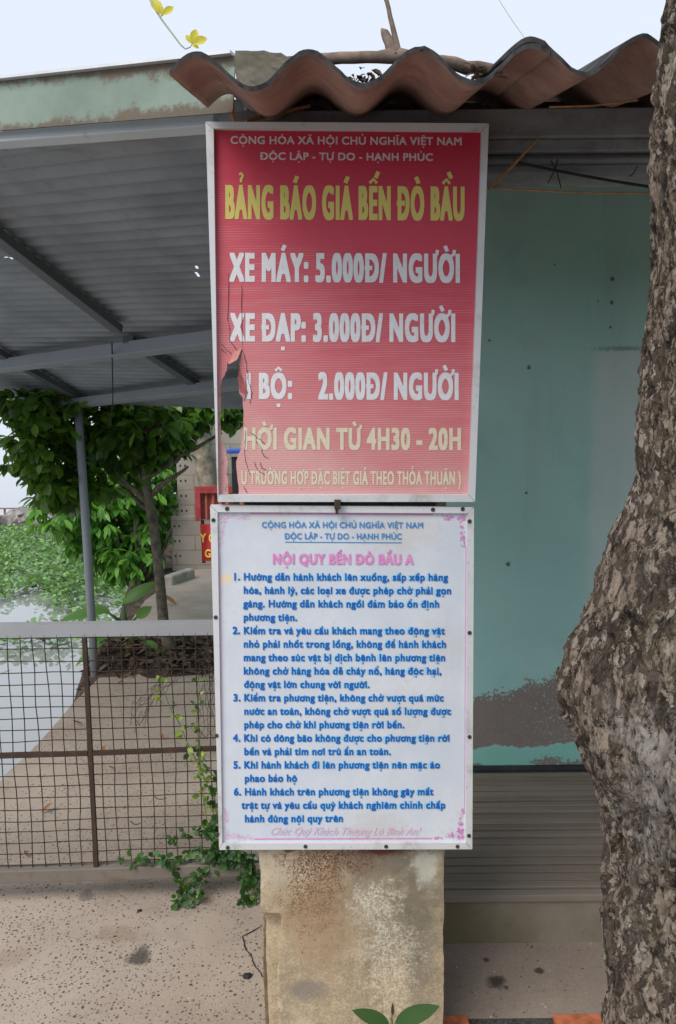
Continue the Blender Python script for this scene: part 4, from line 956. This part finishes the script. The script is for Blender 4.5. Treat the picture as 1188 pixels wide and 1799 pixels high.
for pi, pth in enumerate(paths):
    pts = []
    for i in range(len(pth) - 1):
        for k in range(6):
            t = k / 6; x, y = lerp(pth[i][0], pth[i+1][0], t), lerp(pth[i][1], pth[i+1][1], t)
            o = .012 + .012 * noise.noise(V((pi * 3, i + t, 0))) + (.06 * max(0, y - 1530) / 60); pts.append(gp(x + 2 * noise.noise(V((i + t, pi, 3))), y, o))
    pts.append(gp(*pth[-1], .014)); n = len(pts)
    ms_.tube(pts, [lerp(.0026, .001, i / n) for i in range(n)], 5)
    dens = {0: 1.6, 1: .7, 2: 2.2, 3: 2.2, 4: 2.4, 5: 2.2, 6: 2.4, 7: 3.2, 8: .8, 9: 4.0, 10: .8, 11: 5, 12: 4}[pi]
    for i, p in enumerate(pts):
        t = i / n
        for c in range(int(dens) + (rnd.random() < dens % 1)):
            if pi == 0 and t > .7 and rnd.random() < .3: continue
            dv = V((rnd.uniform(-1, 1), rnd.uniform(-.9, .2), rnd.uniform(-.7, .7))).normalized()
            L = rnd.uniform(.017, .027) * (.75 if (pi in (0, 1) and t > .6) else 1)
            b = p + dv * rnd.uniform(.003, .012) + V((rnd.gauss(0, .005), rnd.gauss(0, .005), rnd.gauss(0, .005)))
            isy = rnd.random() < ((.75 if pi == 1 else .6) if (pi in (0, 1, 8) and t > .5) else .05)
            (m2 if isy else m1).leaf(b, dv, V((rnd.uniform(-.6, .6), -1, rnd.uniform(-.2, .9))), L, L * rnd.uniform(.62, .8), rnd.uniform(0, .3), rnd.uniform(.1, .4), 5, .5)
ms_.build('stem', M['stem'], vine, smooth=True); m1.build('foliage', M['vine'], vine, smooth=True); m2.build('young_foliage', M['youngvine'], vine, smooth=True)
mb = MB(); rnd = random.Random(3)
for i in range(9):
    x0, y0g = rnd.uniform(290, 320), rnd.uniform(1160, 1200); pts = []
    for k in range(9): t = k / 8; pts.append(gp(lerp(x0, rnd.uniform(212, 232) + i * 3, t) + rnd.gauss(0, 2), lerp(y0g, 1265 + rnd.uniform(-20, 20) + 14 * math.sin(i), t ** 1.1), -.01 - .02 * t))
    mb.tube(pts, .0008, 4)
for i in range(8):
    x0 = rnd.uniform(350, 380); pts = [gp(x0 + rnd.gauss(0, 4) - k * rnd.uniform(-2, 3), 1180 + k * 20, -.006) for k in range(7)]; mb.tube(pts, .0008, 4)
tag(mb.build('dry_tendril', M['drystem'], loc=gp(300, 1180)), 'tangle of thin dry brown tendrils caught on the gate mesh', 'dead vine')
# weed at the pillar foot
wy = 1.46; wd = thing('weed', 'young weed with two broad green leaves at the foot of the pillar', 'plant', V((at(690, 1795, wy).x, wy, 0)))
base = at(690, 1810, wy)
mb = MB(); mb.tube([V((base.x, wy, 0)), V((base.x + .004, wy, base.z * .5)), base, at(688, 1790, wy), at(690, 1775, wy)], [.004, .0035, .003, .0022, .0015], 7); mb.build('stem', M['stem'], wd, smooth=True)
for (a, b, nr, W, m, bend) in (((694, 1796), (770, 1768), (-.1, -.75, .7), .034, 'weed', .12), ((684, 1798), (622, 1776), (.15, -.8, .6), .028, 'weed', .12), ((693, 1798), (722, 1803), (.1, -.8, .6), .026, 'purpleleaf', .1), ((690, 1785), (690, 1762), (0, -1, .1), .007, 'purpleleaf', 0)):
    p, q = at(*a, wy), at(*b, wy - .01); d = q - p; mb = MB(); mb.leaf(p, d, V(nr), d.length, W, bend, .22, 10, .45); mb.build('leaf', M[m], wd, smooth=True)
# fallen leaves on the slab
for i, (x, y, L, lab) in enumerate([(72, 1431, .05, 'curled orange-brown leaf on the slab behind the lower left gate mesh'), (50, 1509, .03, 'small dark brown leaf on the slab just above the left end of the bottom rail'), (180, 1327, .045, 'tan dry leaf on the slab just right of the gate upright at its middle rail'), (287, 1302, .035, 'dark shrivelled leaf seen through the gate above the middle rail near the vine'), (312, 1243, .03, 'dark brown leaf on the slab high behind the gate, near the white board'), (272, 1221, .04, 'reddish brown leaf below the leaf litter bed'), (205, 1203, .045, 'pale tan leaf beside the foot of the awning post'), (145, 1272, .05, 'pale curled leaf on the slab left of the gate upright'), (203, 1352, .03, 'small orange leaf on the slab below the middle rail'), (310, 1063, .12, 'brown curled leaf on the raised pale path')]):
    p = gz(x, y, rz if y < 1100 else 0) + V((0, 0, .006)); a = random.random() * 6
    mb = MB(); mb.leaf(p, V((math.cos(a), math.sin(a) * .5, .1)), V((0, random.uniform(-.3, .3), 1)), L, L * .45, -.35, .7, 5)
    tag(mb.build('dry_leaf', M['dryleaf'], loc=p, smooth=True), lab, 'leaf', 'fallen leaves on the concrete')
for (x, y, r, lab) in ((434, 1717, .012, 'small dark stone on the slab beside the pillar'), (245, 1601, .007, 'tiny dark stone on the slab below the gate')):
    p = gz(x, y); bm = bmesh.new(); bmesh.ops.create_icosphere(bm, subdivisions=3, radius=1)
    mb = MB(); mb.v = [p + V((v.co.x * r, v.co.y * r * .8, v.co.z * r * .5 + r * .35)) * 1 + V((1, 1, 1)) * .25 * r * noise.noise(v.co * 2) for v in bm.verts]; mb.f = [[q.index for q in f.verts] for f in bm.faces]; mb.m = [0] * len(mb.f); bm.free()
    tag(mb.build('stone', M['dark'], loc=p, smooth=True), lab, 'stone', 'loose stones on the slab')
mb = MB(); rnd = random.Random(19)
for i in range(420):
    if i < 150: p = gz(rnd.uniform(0, 450), rnd.uniform(1560, 1790))
    elif i < 260: p = gz(rnd.uniform(20, 380), rnd.uniform(1230, 1540))
    elif i < 330: p = V((rnd.uniform(fx + .15, fx + 1.0), fy - abs(rnd.gauss(0, .03)) - .004, .006))
    else: p = gz(rnd.uniform(785, 1060), rnd.uniform(1665, 1788), .006)
    if p.x < -1.4: continue
    r = rnd.uniform(.0012, .0035) * (1.5 if rnd.random() < .1 else 1); a = rnd.random() * 6.28
    c, t = math.cos(a) * r, math.sin(a) * r; e = rnd.uniform(.4, 1)
    mb.add([p + V((c, t, 0)), p + V((-t * e, c * e, 0)), p + V((-c, -t, 0)), p + V((t * e, -c * e, 0)), p + V((rnd.gauss(0, r * .3), rnd.gauss(0, r * .3), r * rnd.uniform(.5, 1.1)))], [(0, 1, 4), (1, 2, 4), (2, 3, 4), (3, 0, 4)])
def _grit():
    g = G('mixed_grit'); rn_ = g.n('NewGeometry').outputs['Random Per Island']
    g.color(g.ramp(rn_, [(0, (.03, .024, .02, 1)), (.45, (.12, .085, .06, 1)), (.8, (.30, .25, .2, 1)), (1, (.5, .46, .4, 1))])).rough(.9); return g.mat
tag(mb.build('grit', _grit()), 'fine grit and crumbs scattered over the concrete', 'grit', kind='stuff')
# ------------------------------------------------------------------ big tree at the right
TY = 1.17
OUT = [(-200, 1182), (0, 1176), (150, 1165), (300, 1152), (430, 1148), (520, 1145), (620, 1135), (720, 1128), (850, 1117), (900, 1099), (960, 1071), (1050, 1048), (1100, 1028), (1160, 1001), (1220, 988), (1280, 992), (1330, 1009), (1380, 1036), (1450, 1058), (1520, 1067), (1600, 1062), (1700, 1058), (1799, 1055), (1950, 1040), (2300, 1000)]
RAD = [(-200, .155), (0, .155), (300, .165), (620, .165), (850, .175), (1000, .20), (1150, .232), (1230, .24), (1300, .232), (1400, .20), (1520, .175), (1799, .17), (1950, .18), (2300, .22)]
def itp(T, y):
    for (a, b), (c, d) in zip(T[:-1], T[1:]):
        if y <= c: t = max(0, (y - a) / (c - a)); t = t * t * (3 - 2 * t) * .5 + t * .5; return lerp(b, d, t)
    return T[-1][1]
# rows by height
rowsT = []
for py in range(-200, 2301, 4):
    xl = itp(OUT, py) + 5; p = at(xl, py, TY); rowsT.append((p.z, p.x, itp(RAD, py)))
rowsT.sort()
TB = V((rowsT[0][1] + .2, TY, 0))
def trow(z):
    for a, b in zip(rowsT[:-1], rowsT[1:]):
        if z <= b[0]: t = (z - a[0]) / max(1e-6, b[0] - a[0]); t = max(0, t); return lerp(a[1], b[1], t), lerp(a[2], b[2], t)
    return rowsT[-1][1] + (z - rowsT[-1][0]) * .05, rowsT[-1][2] * (1 - .12 * (z - rowsT[-1][0]))
tree = thing('street_tree', 'thick bulging trunk of a rough flaky barked tree at the right', 'tree', TB)
NA, NZ = 420, 760; ztop = 3.4; mb = MB()
zs = [ -.05 + 2.35 * i / 640 for i in range(641)] + [2.3 + 1.1 * i / 119 for i in range(1, 120)]
for z in zs:
    xl, r = trow(z); cx = xl + r
    for k in range(NA):
        t = 2 * math.pi * k / NA; c_, s_ = math.cos(t), math.sin(t)
        q = V((c_ * r * 1.0 + 5, s_ * r * 1.0, z))
        lump = .012 * noise.noise(q * 5) + .005 * noise.noise(q * 13)
        wp = V((q.x + .012 * noise.noise(q * 30), q.y + .012 * noise.noise(q * 30 + V((7, 0, 0))), q.z * .55 + .02 * noise.noise(q * 18)))
        ds, _ = noise.voronoi(wp * 46); pl1 = min(.5, ds[1] - ds[0])
        ds2, pt2 = noise.voronoi(wp * V((95, 95, 95)).x); pl2 = min(.4, ds2[1] - ds2[0])
        flake = noise.cell(pt2[0] * 3.1)
        rid = noise.fractal(V((q.x * 20, q.y * 20, q.z * 5)), .9, 2.1, 4)
        cv = abs(noise.noise(V((wp.x * 15, wp.y * 15, z * 4.5)))) ; cv2 = abs(noise.noise(V((wp.x * 34 + 9, wp.y * 34, z * 11))))
        rid -= 1.3 * max(0, 1 - cv * 7) + .6 * max(0, 1 - cv2 * 6)
        h = lump + .006 * (pl1 - .25) + .003 * (pl2 - .2) + .002 * flake + .009 * rid
        rr = r + h - .004
        mb.v.append(V((cx + c_ * rr, TY + s_ * rr, z)))
NZ = len(zs) - 1
for j in range(NZ):
    for k in range(NA):
        k2 = (k + 1) % NA; mb.f.append([j*NA+k, j*NA+k2, (j+1)*NA+k2, (j+1)*NA+k]); mb.m.append(0)
mb.f.append([NZ*NA+k for k in range(NA)]); mb.m.append(0)
def tl(px, py): p = at(px, py, TY - .2) - TB; return (p.x, p.y, p.z)
def _bark():
    g = G('flaky_bark')
    wv = g.n('VectorMath', {0: g.tc, 1: g.n('VectorMath', {0: g.n('TexNoise', {'Vector': g.tc, 'Scale': 22.0, 'Detail': 5.0}).outputs[1], 1: (.022, .022, .03)}, operation='MULTIPLY').outputs[0]}, operation='ADD').outputs[0]
    n1 = g.noise(6, 6, .65); n2 = g.noise(42, 9, .78, g.map((1, 1, .26), vec=wv)); n3 = g.noise(150, 7, .75, g.map((1, 1, .45), vec=wv)); n4 = g.noise(85, 8, .7, g.map((1, 1, .36), (3, 1, 2), vec=wv))
    wv2 = g.n('VectorMath', {0: wv, 1: g.n('VectorMath', {0: g.n('TexNoise', {'Vector': g.tc, 'Scale': 110.0, 'Detail': 4.0}).outputs[1], 1: (.014, .014, .02)}, operation='MULTIPLY').outputs[0]}, operation='ADD').outputs[0]
    va = g.vor(62, g.map((1, 1, .27), vec=wv2)); ra = g.xyz(va.outputs['Color']); vb = g.vor(150, g.map((1, 1, .34), vec=wv2)); rb = g.xyz(vb.outputs['Color'])
    va2 = g.vor(62, g.map((1, 1, .27), vec=wv2), 'DISTANCE_TO_EDGE').outputs['Distance']
    dn = g.math('MULTIPLY', g.math('SUBTRACT', n1, .5), 1.4)
    c = g.mix(g.step(n2, .36, .62), (.027, .020, .015, 1), (.115, .088, .067, 1))
    c = g.mix(g.math('MULTIPLY', g.math('MULTIPLY', ra[0], ra[0]), .6), c, (.19, .145, .11, 1))
    c = g.mix(g.math('MULTIPLY', g.step(n3, .50, .58), .45), c, (.20, .155, .12, 1))
    c = g.mix(g.math('MULTIPLY', g.step(g.math('ADD', rb[0], dn), 0.70, .74), g.math('MULTIPLY', .85, g.step(n3, .36, .5))), c, (.34, .27, .205, 1))
    c = g.mix(g.math('MULTIPLY', g.step(g.math('ADD', ra[1], dn), .80, .84), g.math('MULTIPLY', .72, g.step(n4, .40, .54))), c, (.50, .41, .325, 1))
    c = g.mix(g.math('MULTIPLY', g.step(g.math('ADD', rb[1], g.math('MULTIPLY', dn, -1)), .89, .92), .75), c, (.56, .49, .41, 1))
    c = g.mix(g.math('MULTIPLY', g.step(n4, .46, .39), .88), c, (.014, .011, .009, 1))
    c = g.mix(g.math('MULTIPLY', g.step(g.math('ADD', va2, g.math('MULTIPLY', n3, .12)), .11, .06), .75), c, (.016, .013, .010, 1))
    mo = g.math('MULTIPLY', g.step(g.noise(8, 6, .65), .52, .62), g.step(n3, .45, .6)); c = g.mix(g.math('MULTIPLY', mo, .6), c, (.075, .072, .025, 1))
    for (px, py, rx, rz2, k) in ((1150, 1330, .05, .03, .8), (1120, 1300, .04, .05, .5), (1170, 1480, .05, .14, .65), (1165, 1010, .03, .05, .5), (1180, 1640, .03, .16, .7), (1085, 1270, .012, .06, .6), (1180, 870, .02, .10, .6)):
        m = g.blob(tl(px, py), (rx, .15, rz2), n2, .6); m = g.math('MULTIPLY', m, g.step(n3, .40, .54)); c = g.mix(g.math('MULTIPLY', m, k), c, (.47, .43, .40, 1))
    for (px, py, rx, rz2) in ((1030, 1240, .02, .09), (1110, 1230, .02, .05), (1075, 1560, .015, .12), (1100, 1430, .015, .08), (1040, 1180, .02, .04)):
        m = g.blob(tl(px, py), (rx, .15, rz2), n2, .6); c = g.mix(g.math('MULTIPLY', m, .6), c, (.022, .02, .015, 1))
    g.color(c).rough(.92); g.bump(g.math('ADD', g.math('ADD', n2, n3), g.math('ADD', g.math('MULTIPLY', n4, .8), g.math('MULTIPLY', ra[2], .35))), 1.0, .012); return g.mat
mb.build('trunk', _bark(), tree, smooth=True)
# ------------------------------------------------------------------ planting bed, small trees, bank
# leaf litter
mb = MB(); rnd = random.Random(11)
cx0, cx1 = gz(175, 1180).x, gz(372, 1168).x
for i in range(1000):
    x = rnd.uniform(cx0 - .25, cx1 + .25); y = rnd.uniform(4.36, 4.98) - .0 * x
    p = V((x, y, hgt(x, y) + rnd.uniform(.01, .06)))
    if p.y < 4.36 + .08 * noise.noise(V((x * 6, 0, 0))) and rnd.random() < .8: continue
    mb.leaf(p, V((rnd.gauss(0, 1), rnd.gauss(0, 1), rnd.uniform(-.3, .4))), V((rnd.gauss(0, .5), rnd.gauss(0, .5), 1)), rnd.uniform(.03, .085), rnd.uniform(.015, .04), rnd.uniform(-.4, .4), .5, 3)
tag(mb.build('leaf_litter', M['litter']), 'dark dead leaves piled in the bed behind the concrete slab', 'leaf litter', kind='stuff')
def tree_crown(blobs, n, L, seed, down=.3, ratio=.5, clump=7):
    mb = MB(); rnd = random.Random(seed); tot = sum(b[1][0] * b[1][2] for b in blobs)
    for (c, r, ) in blobs:
        m = int(n * r[0] * r[2] / tot / clump)
        for i in range(m):
            while True:
                d = V((rnd.uniform(-1, 1), rnd.uniform(-1, 1), rnd.uniform(-1, 1)))
                if .05 < d.length <= 1: break
            d *= (.55 + .45 * rnd.random()) / max(d.length, .45) * min(1, d.length + .35)
            tw = c + V((d.x * r[0], d.y * r[1], d.z * r[2])); out = (V((d.x, d.y, d.z)).normalized() + V((0, 0, rnd.uniform(-.5, .4)))).normalized()
            for k in range(clump):
                a = rnd.random() * 6.28; dv = (out * .6 + V((math.cos(a), math.sin(a), rnd.uniform(-.9, .5) - down)) * .9).normalized()
                l = L * rnd.uniform(.7, 1.2)
                mb.leaf(tw + out * rnd.uniform(-.05, .05), dv, V((rnd.gauss(0, .4), rnd.gauss(0, .4) - .2, 1)), l, l * ratio * rnd.uniform(.85, 1.15), rnd.uniform(.1, .35), rnd.uniform(.1, .4), 4, .6)
    return mb
def limb(mb, a, b, r0, r1, s, k=8, amp=.04):
    pts = [lerp(a, b, i / k) + amp * math.sin(math.pi * i / k) * V((noise.noise(V((i * .6, s, 0))), noise.noise(V((i * .6, s, 4))), .3 * noise.noise(V((i * .6, s, 8))))) for i in range(k + 1)]
    mb.tube(pts, [lerp(r0, r1, i / k) for i in range(k + 1)], 9); return pts
jy = 4.66; JB = at(297, 1165, jy); JB.z = 0
jack = thing('broadleaf_tree', 'dark glossy broad-leaved tree with a slim trunk standing behind the awning post', 'tree', JB)
mb = MB(); t1 = at(262, 880, jy); t0 = V((JB.x, jy, -.05))
mid = at(280, 1010, jy)
mb.tube([t0, V((JB.x + .005, jy, .1)), at(288, 1100, jy), mid, at(272, 940, jy), t1, at(250, 800, jy + .05), at(240, 720, jy + .1), at(235, 620, jy + .15)], [.046, .040, .034, .031, .030, .029, .026, .022, .016], 14)
for k, (a, b) in enumerate((((266, 900), (215, 855)), ((262, 885), (130, 760)), ((256, 840), (390, 760)), ((250, 800), (60, 720)), ((245, 760), (400, 690)), ((262, 870), (330, 820)))):
    limb(mb, at(*a, jy + .02), at(*b, jy + .1 * (-1) ** k), .022, .008, k)
mb.build('trunk', M['bark2'], jack, smooth=True)
bl = []
for (px, py, rx, rz2, dy) in ((75, 712, .24, .10, -.25), (95, 790, .26, .20, -.1), (170, 740, .34, .20, 0), (260, 730, .34, .20, .05), (340, 712, .26, .11, .05), (405, 706, .22, .10, .1), (130, 850, .22, .13, -.05), (95, 862, .12, .08, -.2), (215, 800, .28, .16, .1), (285, 780, .15, .10, .1), (55, 775, .12, .10, -.3), (240, 640, .6, .30, .5), (90, 640, .5, .3, .5), (25, 704, .13, .07, -.3)):
    bl.append((at(px, py, jy + dy), V((rx, rx * .9, rz2))))
tree_crown(bl, 7200, .095, 21, .25, .52, 7).build('crown', M['crown'], jack, smooth=True)
# light green shrub by the bank
sy = 7.2; SB = V((at(250, 1010, sy).x, sy, -.2))
shrub = thing('bright_shrub', 'bright green shrub with drooping leaves leaning over the river bank', 'shrub', SB)
mb = MB()
for k, q in enumerate(((190, 850), (230, 840), (290, 850), (240, 940), (300, 930), (180, 900))): limb(mb, SB, at(*q, sy + .1 * (-1) ** k), .035, .012, k + 20, 8, .1)
mb.build('trunk', M['bark2'], shrub, smooth=True)
bl = [(at(px, py, sy + dy), V((rx, rx, rz2))) for (px, py, rx, rz2, dy) in ((180, 870, .38, .2, 0), (215, 840, .4, .22, .1), (250, 850, .3, .25, .1), (105, 905, .28, .18, -.2), (215, 920, .42, .28, .1), (262, 920, .28, .35, .2), (235, 970, .34, .22, 0), (275, 870, .18, .3, .4), (150, 930, .25, .2, 0), (200, 985, .25, .15, 0))]
tree_crown(bl, 5200, .125, 31, .7, .34, 8).build('crown', M['brightleaf'], shrub, smooth=True)
# tall trees behind (fill behind the crown, below the awning)
by2 = 10.5; BB = V((at(330, 900, by2).x, by2, -.1))
bt = thing('background_tree', 'dark green tree standing far behind the block wall', 'tree', BB)
mb = MB(); limb(mb, BB, BB + V((-.1, 0, 3.2)), .14, .07, 50, 8, .1)
for k in range(4): limb(mb, BB + V((-.05, 0, 1.2 + .3 * k)), BB + V((random.uniform(-1.2, 1), random.uniform(-.6, .6), 2.2 + .4 * k)), .06, .02, 60 + k, 8, .1)
mb.build('trunk', M['bark2'], bt, smooth=True)
bl = [(at(px, py, by2 + dy), V((rx, rx, rz2))) for (px, py, rx, rz2, dy) in ((260, 800, .7, .5, 0), (330, 760, .7, .4, .3), (400, 780, .6, .4, 0), (290, 900, .5, .6, .2), (200, 780, .6, .4, .3), (330, 680, .9, .5, .5), (420, 820, .4, .4, .2))]
tree_crown(bl, 4500, .17, 41, .4, .42, 7).build('crown', M['crown'], bt, smooth=True)
# banana-like sapling
ky = 4.7; KB = V((at(232, 1165, ky).x, ky, .0))
ban = thing('banana_sapling', 'young banana plant with broad ribbed leaves at the foot of the awning post', 'plant', KB)
mb = MB(); top_ = at(225, 1105, ky); mb.tube([KB, lerp(KB, top_, .5), top_], [.035, .03, .02], 10); mb.build('stem', M['stem'], ban, smooth=True)
mb = MB()
for (a, b, c, W, nr, dp) in (((222, 1092), (216, 1060), (275, 1028), .085, (-.3, -.9, .5), 0), ((218, 1095), (190, 1075), (108, 1092), .10, (0, -.5, .9), -.1), ((222, 1100), (240, 1085), (266, 1070), .07, (.2, -.9, .4), 0), ((215, 1098), (195, 1080), (145, 1064), .075, (0, -.3, 1), .15), ((228, 1110), (255, 1125), (288, 1172), .09, (.2, -.9, .4), -.1), ((220, 1110), (190, 1120), (136, 1168), .06, (-.2, -.6, .8), -.2), ((218, 1108), (195, 1112), (170, 1128), .06, (0, -.6, .8), -.15)):
    p = at(*a, ky); m_ = at(*b, ky + dp * .5); q = at(*c, ky + dp); d = q - m_
    mb = MB(); mb.tube([p, lerp(p, m_, .6), m_ + d * .02], [.010, .008, .006], 6); mb.leaf(m_, d + V((0, 0, .15 * d.length)), V(nr), d.length * 1.05, W, .18, .3, 10, .45); mb.build('leaf', M['banana'], ban, smooth=True)
# hollow block wall with red gate sheet and banner
hy = 7.35
bwl = thing('block_wall', 'grey hollow block wall end beyond the raised path, open holes along its edge', 'wall', V((at(345, 980, hy).x, hy, .1)))
xa, xb = at(313, 900, hy).x, at(430, 900, hy).x; zb_ = .08; zt_ = at(340, 690, hy).z
def _blk():
    g = G('hollow_block'); n = g.noise(9, 7, .7); n2 = g.noise(60, 5, .7); tcv = g.n('CombineXYZ', {0: g.xyz()[0], 1: g.xyz()[2], 2: 0.0}).outputs[0]
    bk = g.n('TexBrick', {'Vector': tcv, 'Color1': (.37, .34, .30, 1), 'Color2': (.30, .275, .25, 1), 'Mortar': (.24, .215, .185, 1), 'Scale': 1.0, 'Mortar Size': .008, 'Brick Width': .36, 'Row Height': .145, 'Mortar Smooth': .4}).outputs[0]
    c = g.mix(g.math('MULTIPLY', g.step(n, .4, .7), .5), bk, (.40, .34, .27, 1)); g.color(c).rough(.95); g.bump(n2, .4, .006); return g.mat
mb = MB(); mb.box((xa, hy, zb_), (xb + 1.6, hy + .2, zt_)); mb.box((xa - .07, hy - .03, zb_ - .1), (xb + 1.6, hy - .002, zb_ + .5)); mb.build('masonry', _blk(), bwl, bevel=.008)
mb = MB()
for i in range(11):
    z = zb_ + .10 + i * .145
    for dx in (.03, .075):
        o = -.07 if z < zb_ + .5 else 0; yy = hy - .032 if z < zb_ + .5 else hy - .002
        mb.box((xa + o + dx, yy - .001, z), (xa + o + dx + .014, yy + .002, z + .020))
mb.build('block_holes', M['dark'], bwl)
ry = 7.0
rg = thing('red_shutter', 'red framed corrugated sheet gate beside the block wall', 'gate', V((at(390, 915, ry).x, ry, .15)))
x0r, x1r = at(344, 900, ry).x, at(434, 900, ry).x; zt2, zm2 = at(390, 856, ry).z, at(390, 913, ry).z
mb = MB(); mb.beam((x0r, ry, zt2 - .02), (x1r, ry, zt2 - .02), .05, .06); mb.beam((x0r + .025, ry, zm2 - .01), (x0r + .025, ry, zt2 - .051), .05, .05, (0, 1, 0)); mb.build('frame', M['redpaint'], rg)
mb = MB(); mb.grid(lambda u, v: V((lerp(x0r + .05, x1r, u), ry + .02 + .02 * math.sin(u * 40), lerp(zm2, zt2 - .05, v))), 90, 2); mb.build('sheet', M['redsheet'], rg, smooth=True)
mb = MB()
for i in range(5): x = x0r + .06 + i * .09; mb.beam((x, ry, .18), (x, ry, zm2 - .002), .03, .02, (0, 1, 0))
mb.build('leg', M['dark'], rg)
bn = thing('red_banner', 'red cloth banner with yellow capital letters hung under the red sheet gate', 'banner', V((at(380, 955, ry - .05).x, ry - .05, .2)))
bf = lambda x, y: at(x, y, ry - .05) + V((0, -.012 * math.sin(x * .22), 0))
mb = MB(); mb.grid(lambda u, v: bf(lerp(352 + v * 4, 440, u), lerp(921, 986, v)), 24, 8); cl = mb.build('cloth', M['banner'], bn, smooth=True)
mb = MB(); write(mb, 'Y C', (353, 952), (378, 952), 15, bf, NF, .03, .14, .02); mb.build('lettering', M['yellowink'], cl); mb = MB(); write(mb, 'GÀ', (360, 979), (383, 979), 14, bf, NF, .03, .14, .02); mb.build('lettering', M['yellowink'], cl)
# post with blue cap seen through the tear
bp = thing('dark_post', 'dark post with a blue cap seen through the tear in the red board', 'post', V((at(412, 860, 6.6).x, 6.6, .15)))
a, b = at(408, 856, 6.6), at(417, 803, 6.6); mb = MB(); mb.box((a.x, 6.6, .15), (b.x, 6.66, b.z)); mb.build('shaft', M['dark'], bp)
a, b = at(398, 797, 6.55), at(424, 789, 6.55); mb = MB(); mb.box((a.x, 6.55, a.z), (b.x + .1, 6.75, b.z)); mb.build('cap', M['bluepaint'], bp, bevel=.01)
# leaning bare trunk by the block wall
lt = thing('leaning_trunk', 'pale bare tree trunk leaning above the end of the block wall', 'tree', V((at(372, 860, 7.25).x, 7.2, .2)))
mb = MB(); limb(mb, V((at(400, 860, 7.25).x, 7.2, .2)), at(312, 640, 7.2), .10, .07, 70, 14, .08); mb.build('trunk', simple('pale_bark', (.26, .22, .17, 1), .9, .3, 14, .6), lt, smooth=True)
# kerb block by the raised path
mb = MB(); p0, p1 = gz(291, 1028, .18), gz(336, 1010, .18); mb.beam((p0.x + .02, p0.y, .2), (p1.x + .02, p0.y + .30, .2), .09, .12); tag(mb.build('kerb_block', M['block'], bevel=.02, loc=(p0.x, p0.y, .1)), 'low grey concrete kerb block at the foot of the block wall', 'kerb')
# ------------------------------------------------------------------ water hyacinth mats and far bank
def hya(rnd, mb, x, y, s):
    z = WZ; k = rnd.randint(5, 8)
    for i in range(k):
        a = rnd.random() * 6.28; h = rnd.uniform(.03, .16) * s; o = V((math.cos(a), math.sin(a), 0)) * rnd.uniform(.02, .09) * s
        L = rnd.uniform(.05, .088) * s
        mb.leaf(V((x, y, z + h)) + o, V((math.cos(a), math.sin(a), rnd.uniform(.0, 1.5))), V((-math.cos(a) * .3, -math.sin(a) * .3, 1)), L, L * .85, .15, .15, 3, .5)
mb = MB(); rnd = random.Random(77); n = 0
while n < 3600:
    y = rnd.uniform(8.3, 16.6); x = rnd.uniform(-9.5, -2.2)
    lim = 10.3 + 1.1 * noise.noise(V((x * .7, 2, 0))) + .5 * noise.noise(V((x * 2.3, 5, 0)))
    m = noise.noise(V((x * 1.1, y * 1.1, 0)))
    ok = y > lim or (y > 8.4 and m > .28 and rnd.random() < .5)
    if not ok or x > edge(y) - .15: continue
    hya(rnd, mb, x, y, 1); n += 1
for (px, py, r, k) in ((60, 1125, .35, 22), (20, 1140, .4, 20), (150, 1120, .3, 20), (230, 1070, .4, 26), (120, 1075, .3, 16)):
    c = gz(px, py, WZ)
    for i in range(k): hya(rnd, mb, c.x + rnd.gauss(0, r), c.y + rnd.gauss(0, r * .5), 1)
tag(mb.build('water_hyacinth', M['hyacinth'], smooth=True), 'floating mat of pale green water hyacinth covering the river', 'water plants', kind='stuff')
# bank soil roots: exposed slope darker handled by terrain; far bank things
fy2 = 18.0
pp = thing('landing_railing', 'faded red iron railing of the landing on the far bank', 'railing', at(30, 938, fy2))
mb = MB()
xs_ = [at(px, 900, fy2).x for px in (-40, -15, 8, 26, 44, 60)]
zt3, zm3, zb3 = at(20, 893, fy2).z, at(20, 906, fy2).z, at(20, 932, fy2).z
for x in xs_: mb = MB(); mb.box((x - .018, fy2, zb3), (x + .018, fy2 + .04, zt3)); mb.build('post', M['farred'], pp)
mb = MB()
for z in (zt3, zm3): mb = MB(); mb.beam((xs_[0], fy2 - .02, z), (xs_[-1], fy2 - .02, z), .03, .03); mb.build('rail', M['farred'], pp)
mb = MB(); mb.box((at(-80, 930, fy2).x, fy2 - .3, WZ - .2), (at(34, 930, fy2).x, fy2 + 2, at(20, 921, fy2).z)); tag(mb.build('pontoon', M['farred'], bevel=.03, loc=at(20, 938, fy2)), 'low rusty red pontoon moored below the railing on the far bank', 'boat')
rnd = random.Random(9)
for i in range(16):
    px, py = rnd.uniform(35, 125), rnd.uniform(908, 938); p = at(px, py, 17.2 + rnd.random()); r = rnd.uniform(.10, .32)
    bm = bmesh.new(); bmesh.ops.create_icosphere(bm, subdivisions=2, radius=1); mb = MB()
    mb.v = [p + V((v.co.x * r * 1.3, v.co.y * r, v.co.z * r * .8)) + V((1, 1, 1)) * .45 * r * noise.noise(v.co * 1.7 + V((i, 0, 0))) for v in bm.verts]; mb.f = [[q.index for q in f.verts] for f in bm.faces]; mb.m = [0] * len(mb.f); bm.free()
    tag(mb.build('rubble_stone', M['rubble'], loc=p), 'grey rubble stone in the heap on the far bank', 'stone', 'rubble stones on the far bank')
mb = MB(); dy_ = 60; p0, p1 = at(-300, 880, dy_), at(46, 846, dy_)
mb.box((p0.x - 40, dy_, p0.z), (p1.x + 3, dy_ + 6, p1.z)); bo = mb.build('bridge', M['farwall'], loc=(p1.x, dy_, WZ)); tag(bo, 'grey concrete bridge deck crossing the river far away', 'bridge')
